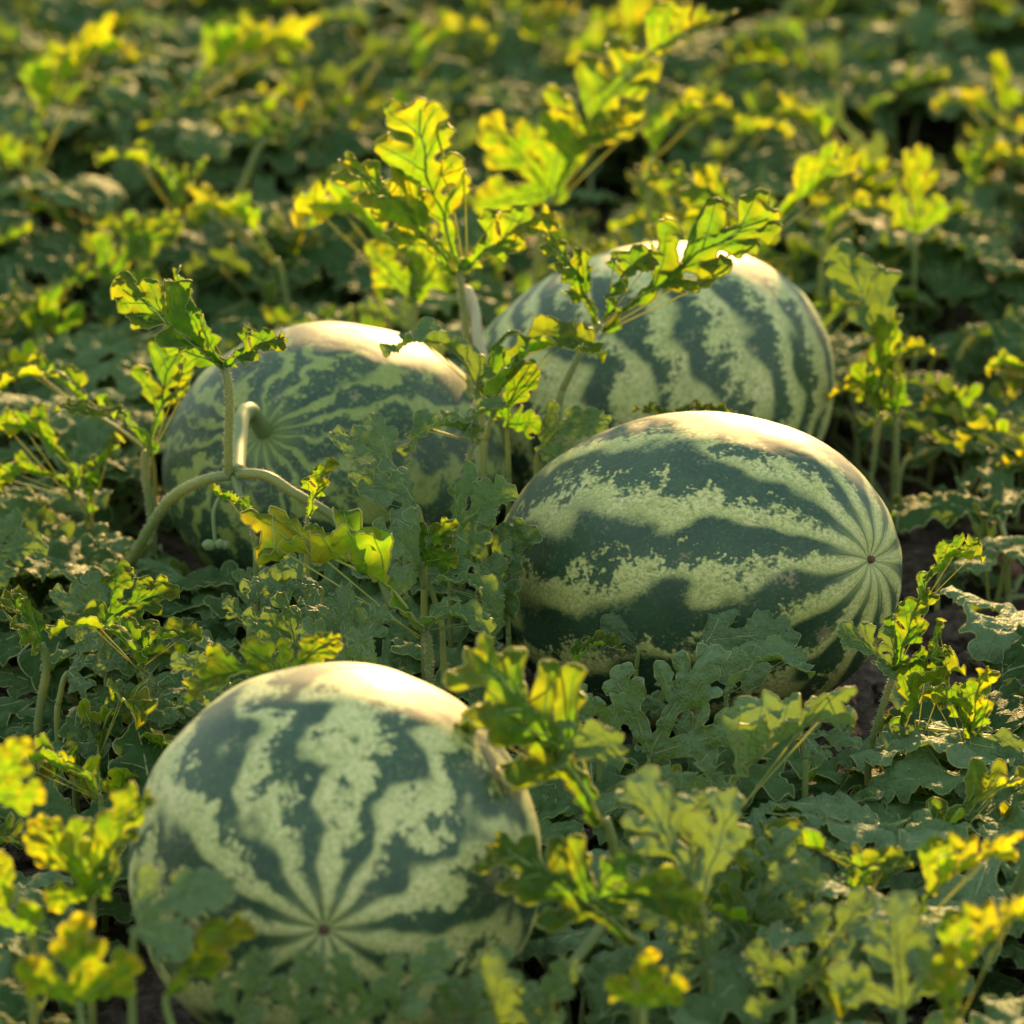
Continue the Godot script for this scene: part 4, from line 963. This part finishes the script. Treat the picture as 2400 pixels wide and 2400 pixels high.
	t = stand("sage green leaf with rounded lobes left of the grey-green deeply lobed one", Vector3(0.070, 0.004, -3.280), Vector3(0.070, 0.088, -3.280), Vector3(0.070, 0.116, -3.280), Vector3(0.050, 0.174, -3.260), Vector3(0.000, 0.817, 0.577), 11, 0, 0.0026, 0, "melon_leaf", "leaf", "", 1.00)
	t = stand("sage green leaf overlapping the foot of the yellow-tipped leaf", Vector3(0.125, 0.004, -3.120), Vector3(0.125, 0.084, -3.120), Vector3(0.126, 0.119, -3.120), Vector3(0.083, 0.154, -3.100), Vector3(0.000, 0.817, 0.577), 11, 0, 0.0026, 0, "melon_leaf", "leaf", "", 1.00)
	t = stand("pale sage leaf in the middle of the lower right tangle", Vector3(0.232, 0.004, -2.960), Vector3(0.232, 0.090, -2.960), Vector3(0.228, 0.128, -2.960), Vector3(0.191, 0.158, -2.940), Vector3(0.000, 0.817, 0.577), 11, 0, 0.0026, 0, "melon_leaf", "leaf", "", 1.00)
	t = stand("pale lobed leaf facing out below the small feathered leaf", Vector3(0.143, 0.004, -2.880), Vector3(0.143, 0.081, -2.880), Vector3(0.141, 0.110, -2.880), Vector3(0.115, 0.147, -2.880), Vector3(0.000, 0.817, 0.577), 11, 0, 0.0026, 0, "melon_leaf", "leaf", "", 1.00)
	t = stand("sage leaf under the belly of the sideways melon, left of the narrow ruffled one", Vector3(0.146, 0.004, -3.360), Vector3(0.146, 0.093, -3.360), Vector3(0.146, 0.118, -3.360), Vector3(0.106, 0.133, -3.340), Vector3(0.000, 0.817, 0.577), 11, 0, 0.0026, 0, "melon_leaf", "leaf", "", 1.00)
	t = stand("sage leaf with a lifted lobe right of the narrow ruffled leaf", Vector3(0.235, 0.004, -3.260), Vector3(0.235, 0.119, -3.260), Vector3(0.233, 0.138, -3.260), Vector3(0.275, 0.141, -3.240), Vector3(0.000, 0.817, 0.577), 11, 0, 0.0026, 0, "melon_leaf", "leaf", "", 1.00)
	t = stand("flat sage leaf on the left, under the shining green leaf", Vector3(-0.382, 0.004, -3.440), Vector3(-0.382, 0.094, -3.440), Vector3(-0.372, 0.123, -3.440), Vector3(-0.325, 0.140, -3.420), Vector3(0.000, 0.817, 0.577), 11, 0, 0.0026, 0, "melon_leaf", "leaf", "", 1.00)
	t = stand("sage leaf showing its upper side above the front melon's left shoulder", Vector3(-0.229, 0.004, -3.300), Vector3(-0.229, 0.144, -3.300), Vector3(-0.229, 0.167, -3.300), Vector3(-0.269, 0.193, -3.280), Vector3(0.000, 0.817, 0.577), 11, 0, 0.0026, 0, "melon_leaf", "leaf", "", 1.00)


# ------------------------------------------------------------------ trailing vines

func allowed_height(x: float, z: float) -> float:
	# how tall a leaf may stand there; 0 means that something else stands there
	var top := 0.16 if -z < 4.3 else 0.26
	for m in MELONS:
		var dx: float = (x - m[0]) / m[2]
		var dz: float = (-z - m[1]) / m[3]
		if dx * dx + dz * dz < 1.15:
			return 0.0
		if absf(dx) < m[6] and -z < m[1] and -z > m[1] - m[5]:
			# low growth in front of a melon, so that it stays in the open
			var from: float = m[1] - m[3]
			top = minf(top, 1.45 - (1.45 - m[4]) * -z / from)
	return top


func bare(x: float, z: float) -> float:
	# share of bare soil: the trodden strip beside the melons
	var out := 0.0
	out = maxf(out, 0.99 * exp(-pow((x - 0.47) / 0.22, 2.0) - pow((-z - 3.81) / 0.42, 2.0)))
	out = maxf(out, 0.97 * exp(-pow((x - 0.41) / 0.14, 2.0) - pow((-z - 3.78) / 0.22, 2.0)))
	out = maxf(out, 0.97 * exp(-pow((x - 0.32) / 0.20, 2.0) - pow((-z - 3.54) / 0.17, 2.0)))
	out = maxf(out, 0.95 * exp(-pow((x - 0.20) / 0.16, 2.0) - pow((-z - 3.31) / 0.11, 2.0)))
	out = maxf(out, 0.98 * exp(-pow((x - -0.39) / 0.19, 2.0) - pow((-z - 3.45) / 0.13, 2.0)))
	out = maxf(out, 0.60 * exp(-pow((x - 0.32) / 0.12, 2.0) - pow((-z - 3.31) / 0.05, 2.0)))
	out = maxf(out, 0.60 * exp(-pow((x - 0.49) / 0.12, 2.0) - pow((-z - 4.39) / 0.20, 2.0)))
	return out


func make_runners() -> void:
	var spots: Array = []
	var tries := 0
	while spots.size() < 130 and tries < 6000:
		tries += 1
		var d := 2.55 + 4.6 * pow(rng.randf(), 0.85)
		var x := rng.randf_range(-1, 1) * (0.12 * d + 0.12)
		var z := -d
		var near := false
		for q in spots:
			if Vector2(x - q.x, (z - q.z) * 0.8).length() < 0.13 + 0.045 * clampf(d - 4.2, 0.0, 2.0):
				near = true
		if near or allowed_height(x, z) < 0.03 or rng.randf() < bare(x, z):
			continue
		spots.push_back(Vector3(x, 0, z))
	var words: Dictionary = {}
	for q in spots:
		var heading := rng.randf() * TAU
		var length := rng.randf_range(0.35, 0.6)
		var pts := PackedVector3Array()
		var p: Vector3 = q
		var turn := rng.randf_range(-1.2, 1.2)
		for k in 13:
			pts.push_back(Vector3(p.x - q.x, ground_height(p.x, p.z) + 0.012 + 0.012 * absf(ripple.get_noise_2d(p.x * 9.0, p.z * 9.0)), p.z - q.z))
			p += Vector3(cos(heading), 0, sin(heading)) * length / 12.0
			heading += turn / 12.0 + rng.randf_range(-0.12, 0.12)
			if allowed_height(p.x, p.z) < 0.012:
				break
		if pts.size() < 4:
			continue
		var t := thing("melon_vine", "", "vine", q, "trailing melon vines over the field")
		var s := Shape.new()
		tube(s, pts, 0.0042, 0.0022, 6, 0.15)
		var m := ArrayMesh.new()
		s.commit(m, mats.runner)
		part("stem", m, t)
		var leaves := 0
		var young := 0
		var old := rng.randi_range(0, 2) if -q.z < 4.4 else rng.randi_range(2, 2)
		for k in range(0, (pts.size() - 1) * 2):
			var f := k * 0.5 + rng.randf_range(-0.2, 0.2)
			f = clampf(f, 0.0, pts.size() - 1.01)
			var at := pts[int(f)].lerp(pts[int(f) + 1], f - int(f))
			var w: Vector3 = at + q
			if rng.randf() < bare(w.x, w.z) or rng.randf() < 0.16:
				continue
			var along := pts[int(f) + 1] - pts[int(f)]
			var yaw := atan2(-along.x, -along.z) + (1.0 if k % 2 == 0 else -1.0) * rng.randf_range(0.3, 1.5)
			var up := rng.randf() < (0.24 if -q.z < 4.2 else 0.32)
			var kind: Dictionary = uprights[rng.randi() % uprights.size()] if up else sprigs[rng.randi() % sprigs.size()]
			var size := (rng.randf_range(0.085, 0.14) if not up else rng.randf_range(0.065, 0.11)) * (1.0 + 0.22 * clampf(-q.z - 4.1, 0.0, 2.0))
			var reach := Vector3(-sin(yaw), 0, -cos(yaw)) * size * 0.9
			var room := minf(allowed_height(w.x, w.z), minf(allowed_height(w.x + reach.x, w.z + reach.z), allowed_height(w.x + reach.x * 0.5, w.z + reach.z * 0.5)))
			var tall := size * (1.45 if up else 0.85)
			if room < tall:
				if room < 0.03:
					continue
				if up:
					kind = sprigs[rng.randi() % sprigs.size()]
					up = false
				size = minf(size, room / 0.85)
			if size < 0.032:
				continue
			var b := Basis.from_euler(Vector3(rng.randf_range(-0.25, 0.25), yaw, rng.randf_range(-0.25, 0.25))).scaled(Vector3.ONE * size)
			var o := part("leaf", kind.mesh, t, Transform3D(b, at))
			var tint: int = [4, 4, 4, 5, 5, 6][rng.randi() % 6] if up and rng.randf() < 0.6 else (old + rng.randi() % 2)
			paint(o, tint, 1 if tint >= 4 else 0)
			leaves += 1
			young += 1 if up else 0
		t.set_meta("label", vine_label(q, pts[-1], leaves, young, old, words))


func vine_label(q: Vector3, run: Vector3, leaves: int, young: int, old: int, words: Dictionary) -> String:
	var best := 9.0
	var place := ""
	for m in [["the front melon", -0.13, 2.98], ["the sideways melon", 0.16, 3.64], ["the dark melon", -0.17, 3.97], ["the round melon", 0.13, 4.19], ["the bristly yellow shoot", 0.40, 3.34], ["the tallest leaf", 0.05, 4.60], ["the long yellow leaf", -0.50, 5.10], ["the small fir-like leaf", 0.46, 4.75], ["the bare hollow", -0.33, 3.40], ["the golden hook leaf", -0.08, 5.50], ["the orange-lit leaf", 0.33, 2.75], ["the top edge leaf", -0.50, 6.40], ["the high border leaf", 0.60, 5.40], ["the jagged leaves", 0.10, 2.85]]:
		var dx: float = q.x - m[1]
		var dd: float = -q.z - m[2]
		var far := Vector2(dx, dd).length()
		if far < best:
			best = far
			var side := ""
			if absf(dx) > absf(dd) * 1.6:
				side = "left of" if dx < 0 else "right of"
			elif absf(dx) > absf(dd) * 0.5:
				side = ("behind and left of" if dx < 0 else "behind and right of") if dd > 0 else ("before and left of" if dx < 0 else "before and right of")
			else:
				side = "behind" if dd > 0 else "before"
			var how := ""
			if far > 1.0:
				how = "far "
			elif far < 0.25:
				how = "close "
			place = how + side + " " + m[0]
	var way := ("heading left," if run.x < 0 else "heading right,") if absf(run.x) > absf(run.z) else ("heading frontward," if run.z > 0 else "heading back,")
	var tone: String = ["grey-green", "dull", "green"][old]
	if young * 2 > leaves:
		tone = "yellow-tipped"
	var shoots: String = ", %s" % ["no shoots", "one shoot", "two shoots", "three shoots", "many shoots"][mini(young, 4)]
	var count: String = ["bare", "one-leaved", "two-leaved", "sparse", "sparse", "sparse", "sparse", "thin", "thin", "thin", "leafy", "leafy", "leafy", "dense", "dense", "dense"][mini(leaves, 15)]
	var out := "%s %s vine%s, %s %s" % [count, tone, shoots, way, place]
	if words.has(out):
		out = "%d-leaved %s" % [leaves, out.trim_prefix("dense ")]
	words[out] = 1
	return out


func make_low_foliage() -> void:
	# the unbroken underlayer of leaves near the ground
	for k in low_types.size() * 2:
		var mm := MultiMesh.new()
		mm.transform_format = MultiMesh.TRANSFORM_3D
		mm.mesh = low_types[k % 3].mesh.duplicate()
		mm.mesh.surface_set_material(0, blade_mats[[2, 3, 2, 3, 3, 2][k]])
		var list: Array = []
		for j in 190:
			var d := 2.45 + 5.6 * pow(rng.randf(), 0.9)
			var x := rng.randf_range(-1, 1) * (0.125 * d + 0.75)
			var z := -d
			var out_of_way := absf(x) > 0.125 * d + 0.15
			if rng.randf() < bare(x, z) * 1.1:
				continue
			var yaw := rng.randf() * TAU
			var size := rng.randf_range(0.05, 0.1) * (1.25 if out_of_way else 1.0) * (1.0 + 0.18 * clampf(d - 4.1, 0.0, 2.0))
			var reach := Vector3(-sin(yaw), 0, -cos(yaw)) * size * 0.8
			var room := minf(allowed_height(x, z), allowed_height(x + reach.x, z + reach.z))
			if room < size * 0.6:
				size = room / 0.6
			if size < 0.03:
				continue
			list.push_back(Transform3D(Basis.from_euler(Vector3(rng.randf_range(-0.4, 0.4), yaw, rng.randf_range(-0.4, 0.4))).scaled(Vector3.ONE * size), Vector3(x, ground_height(x, z), z)))
		mm.instance_count = list.size()
		for j in list.size():
			mm.set_instance_transform(j, list[j])
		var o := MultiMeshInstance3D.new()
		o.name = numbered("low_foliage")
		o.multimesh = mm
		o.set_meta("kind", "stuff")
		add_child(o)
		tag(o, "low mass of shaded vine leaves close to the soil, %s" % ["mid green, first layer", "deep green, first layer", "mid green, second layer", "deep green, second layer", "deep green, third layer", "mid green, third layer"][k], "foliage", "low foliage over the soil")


func make_small_things() -> void:
	var t: Node3D
	t = thing("melon_vine", "thick arched vine running down from the curved stalk of the dark melon", "vine", Vector3(-0.249, 0.214, -3.690))
	stem_part(t, "stem", [Vector3(0.000, 0.000, 0.000), Vector3(-0.027, -0.009, -0.010), Vector3(-0.058, -0.034, -0.030), Vector3(-0.085, -0.082, -0.060), Vector3(-0.107, -0.134, -0.110)], 0.0048, 0.0052, mats.stalk, 260)
	stem_part(t, "stem", [Vector3(0.005, 0.001, 0.000), Vector3(0.031, 0.003, 0.010), Vector3(0.057, -0.010, 0.020), Vector3(0.097, -0.033, 0.030), Vector3(0.128, -0.056, 0.070), Vector3(0.144, -0.093, 0.090)], 0.0047, 0.0042, mats.stalk, 160)
	stem_part(t, "stem", [Vector3(0.002, -0.001, 0.000), Vector3(0.008, -0.015, 0.010), Vector3(0.017, -0.033, 0.030)], 0.0036, 0.0030, mats.pale_stalk, 0)
	t = thing("flower_bud", "pale bud hanging on a thin stalk before the dark melon", "bud", Vector3(-0.256, 0.201, -3.680))
	stem_part(t, "stem", [Vector3(0.000, 0.000, 0.000), Vector3(-0.008, -0.016, 0.005), Vector3(-0.007, -0.042, 0.010)], 0.0022, 0.0017, mats.pale_stalk, 0)
	knob(t, "bud", Vector3(-0.012, -0.045, 0.012), Vector3(0.0066, 0.0052, 0.0050), mats.pale_stalk)
	knob(t, "bud", Vector3(-0.003, -0.044, 0.012), Vector3(0.0052, 0.0046, 0.0046), mats.pale_stalk)
	knob(t, "bud", Vector3(0.002, -0.045, 0.012), Vector3(0.0040, 0.0042, 0.0040), mats.pale_stalk)
	t = thing("melon_vine", "knotted vine foot where several stalks meet left of the dark melon", "vine", Vector3(-0.391, 0.036, -3.900))
	stem_part(t, "stem", [Vector3(0.000, 0.000, 0.000), Vector3(0.011, 0.021, 0.000), Vector3(0.004, 0.048, 0.000)], 0.0050, 0.0035, mats.stalk, 150)
	stem_part(t, "stem", [Vector3(0.013, 0.022, -0.000), Vector3(0.032, 0.033, 0.040), Vector3(0.056, 0.064, 0.060)], 0.0045, 0.0040, mats.stalk, 60)
	stem_part(t, "stem", [Vector3(-0.013, 0.002, 0.050), Vector3(0.005, 0.015, 0.020), Vector3(0.011, 0.020, -0.000)], 0.0045, 0.0045, mats.runner, 0)
	t = thing("melon_vine", "pale green bristly vine across the bare soil at the feet of the shoots", "vine", Vector3(0.425, 0.012, -3.327))
	stem_part(t, "stem", [Vector3(0.000, 0.000, 0.000), Vector3(-0.035, 0.000, -0.044), Vector3(-0.061, 0.004, -0.048), Vector3(-0.104, 0.006, -0.058), Vector3(-0.146, 0.000, -0.087), Vector3(-0.195, 0.000, -0.099), Vector3(-0.240, 0.000, -0.095)], 0.0048, 0.0042, mats.stalk, 420)
	t = thing("melon_vine", "second thinner vine lying just in front of the bristly one on bare soil", "vine", Vector3(0.420, 0.012, -3.300))
	stem_part(t, "stem", [Vector3(0.000, 0.000, 0.000), Vector3(-0.037, 0.000, -0.038), Vector3(-0.072, 0.000, -0.072), Vector3(-0.122, 0.000, -0.081)], 0.0036, 0.0030, mats.stalk, 120)
	t = thing("melon_vine", "slanting vine in the dark hollow left of the front melon", "vine", Vector3(-0.423, 0.012, -3.422))
	stem_part(t, "stem", [Vector3(0.000, 0.000, 0.000), Vector3(0.037, 0.000, -0.029), Vector3(0.079, 0.018, -0.027), Vector3(0.121, 0.038, -0.013), Vector3(0.142, 0.048, -0.030)], 0.0050, 0.0048, mats.runner, 60)
	t = thing("melon_vine", "vine lying level in the dark hollow, below the slanting one", "vine", Vector3(-0.455, 0.012, -3.388))
	stem_part(t, "stem", [Vector3(0.000, 0.000, 0.000), Vector3(0.054, 0.000, 0.003), Vector3(0.108, 0.000, 0.017), Vector3(0.145, 0.000, 0.039)], 0.0046, 0.0040, mats.runner, 0)
	t = thing("melon_vine", "blurred vine slanting up right of the front melon at the bottom edge", "vine", Vector3(0.007, 0.108, -2.800))
	stem_part(t, "stem", [Vector3(0.000, 0.000, 0.000), Vector3(0.025, 0.012, -0.040), Vector3(0.051, 0.027, -0.080), Vector3(0.068, 0.038, -0.120)], 0.0042, 0.0042, mats.stalk, 0)
	t = thing("melon_vine", "blurred vine crossing low behind the lower right of the front melon", "vine", Vector3(0.014, 0.030, -3.105))
	stem_part(t, "stem", [Vector3(0.000, 0.000, 0.000), Vector3(0.032, 0.005, 0.026), Vector3(0.060, 0.000, 0.053), Vector3(0.092, -0.010, 0.088)], 0.0040, 0.0038, mats.stalk, 0)
	t = thing("melon_vine", "vine end with thin limp leaves at the right border", "vine", Vector3(0.391, 0.132, -3.050))
	stem_part(t, "stem", [Vector3(0.000, 0.000, 0.000), Vector3(-0.008, -0.044, -0.020), Vector3(-0.022, -0.070, -0.050), Vector3(-0.040, -0.093, -0.050)], 0.0042, 0.0022, mats.pale_stalk, 0)
	t = thing("tendril", "thin pale curled tendril on the soil near the right border", "tendril", Vector3(0.405, 0.027, -3.398))
	stem_part(t, "stem", [Vector3(0.000, 0.000, 0.000), Vector3(-0.001, 0.007, 0.006), Vector3(-0.010, 0.010, 0.009), Vector3(-0.015, 0.007, 0.008), Vector3(-0.012, 0.001, 0.005), Vector3(-0.008, -0.007, 0.003), Vector3(-0.002, -0.010, 0.004), Vector3(0.007, -0.008, 0.009), Vector3(0.010, -0.001, 0.014), Vector3(0.001, 0.006, 0.018), Vector3(-0.009, 0.010, 0.016), Vector3(-0.012, 0.008, 0.008), Vector3(-0.014, 0.002, -0.002), Vector3(-0.007, -0.006, -0.009), Vector3(0.009, -0.010, -0.007), Vector3(0.011, -0.008, 0.000), Vector3(-0.001, -0.002, 0.008), Vector3(-0.013, 0.005, 0.011), Vector3(-0.021, 0.010, 0.009), Vector3(-0.027, 0.009, 0.004), Vector3(-0.024, 0.003, 0.002), Vector3(-0.014, -0.005, 0.004), Vector3(-0.012, -0.010, 0.009), Vector3(-0.016, -0.009, 0.014), Vector3(-0.021, -0.003, 0.016), Vector3(-0.027, 0.004, 0.014), Vector3(-0.035, 0.009, 0.007), Vector3(-0.034, 0.009, -0.001), Vector3(-0.022, 0.004, -0.007), Vector3(-0.013, -0.004, -0.006)], 0.0009, 0.0006, mats.bleached, 0)
	t = thing("dry_stalk", "pale withered stalk curling up at the left end of the round melon", "stalk", Vector3(-0.018, 0.215, -3.965))
	stem_part(t, "stem", [Vector3(0.000, 0.000, 0.000), Vector3(-0.009, 0.021, 0.000), Vector3(-0.015, 0.044, -0.003), Vector3(-0.017, 0.065, -0.010), Vector3(-0.023, 0.080, -0.020), Vector3(-0.027, 0.082, -0.025)], 0.0048, 0.0062, mats.bleached, 160)
	lump("clay_lump", "reddish clay lump on bare soil right of the sideways melon", "clay", Vector3(0.475, 0.012, -4.004), 0.017, mats.brown_clay)
	lump("clay_lump", "grey soil clod on bare ground behind the slender shoot", "clod", Vector3(0.391, 0.006, -3.953), 0.02, mats.soil)
	lump("clay_lump", "wide flat soil clod right of the sideways melon, below the reddish lump", "clod", Vector3(0.408, 0.004, -3.843), 0.03, mats.soil)


func stem_part(t: Node3D, called: String, pts: Array, r0: float, r1: float, material: Material, fuzzy: int) -> void:
	var line := smooth_path(pts, 6)
	var s := Shape.new()
	tube(s, line, r0, r1, 10 if r0 > 0.003 else 6, 0.1)
	var m := ArrayMesh.new()
	s.commit(m, material)
	part(called, m, t)
	if fuzzy > 0:
		var h := part("fuzz", hairs(line, r0, r1, int(fuzzy * 1.7), 0.0031), t)
		h.set_meta("kind", "stuff")


func lump(called: String, label: String, category: String, at: Vector3, r: float, material: Material) -> void:
	var ball := SphereMesh.new()
	ball.radius = 1.0
	ball.height = 2.0
	ball.radial_segments = 28
	ball.rings = 16
	var arrays := ball.get_mesh_arrays()
	var s := Shape.new()
	for p in arrays[Mesh.ARRAY_VERTEX]:
		s.v.push_back(p * (1.0 + 0.3 * ripple.get_noise_3dv(p * 1.3 + at * 50.0) + 0.18 * ripple.get_noise_3dv(p * 3.5 + at * 20.0)) * Vector3(1.1, 0.75, 0.9) * r)
	s.i = arrays[Mesh.ARRAY_INDEX]
	var m := ArrayMesh.new()
	s.commit(m, material)
	var o := part(numbered(called), m, self, Transform3D(Basis(), at))
	tag(o, label, category)


func knob(t: Node3D, called: String, at: Vector3, r: Vector3, material: Material) -> void:
	var ball := SphereMesh.new()
	ball.radius = 1.0
	ball.height = 2.0
	ball.radial_segments = 16
	ball.rings = 10
	var arrays := ball.get_mesh_arrays()
	var s := Shape.new()
	for p in arrays[Mesh.ARRAY_VERTEX]:
		s.v.push_back(p * (1.0 + 0.2 * ripple.get_noise_3dv(p * 2.0 + at * 90.0)) * r)
	s.i = arrays[Mesh.ARRAY_INDEX]
	var m := ArrayMesh.new()
	s.commit(m, material)
	part(called, m, t, Transform3D(Basis(), at))
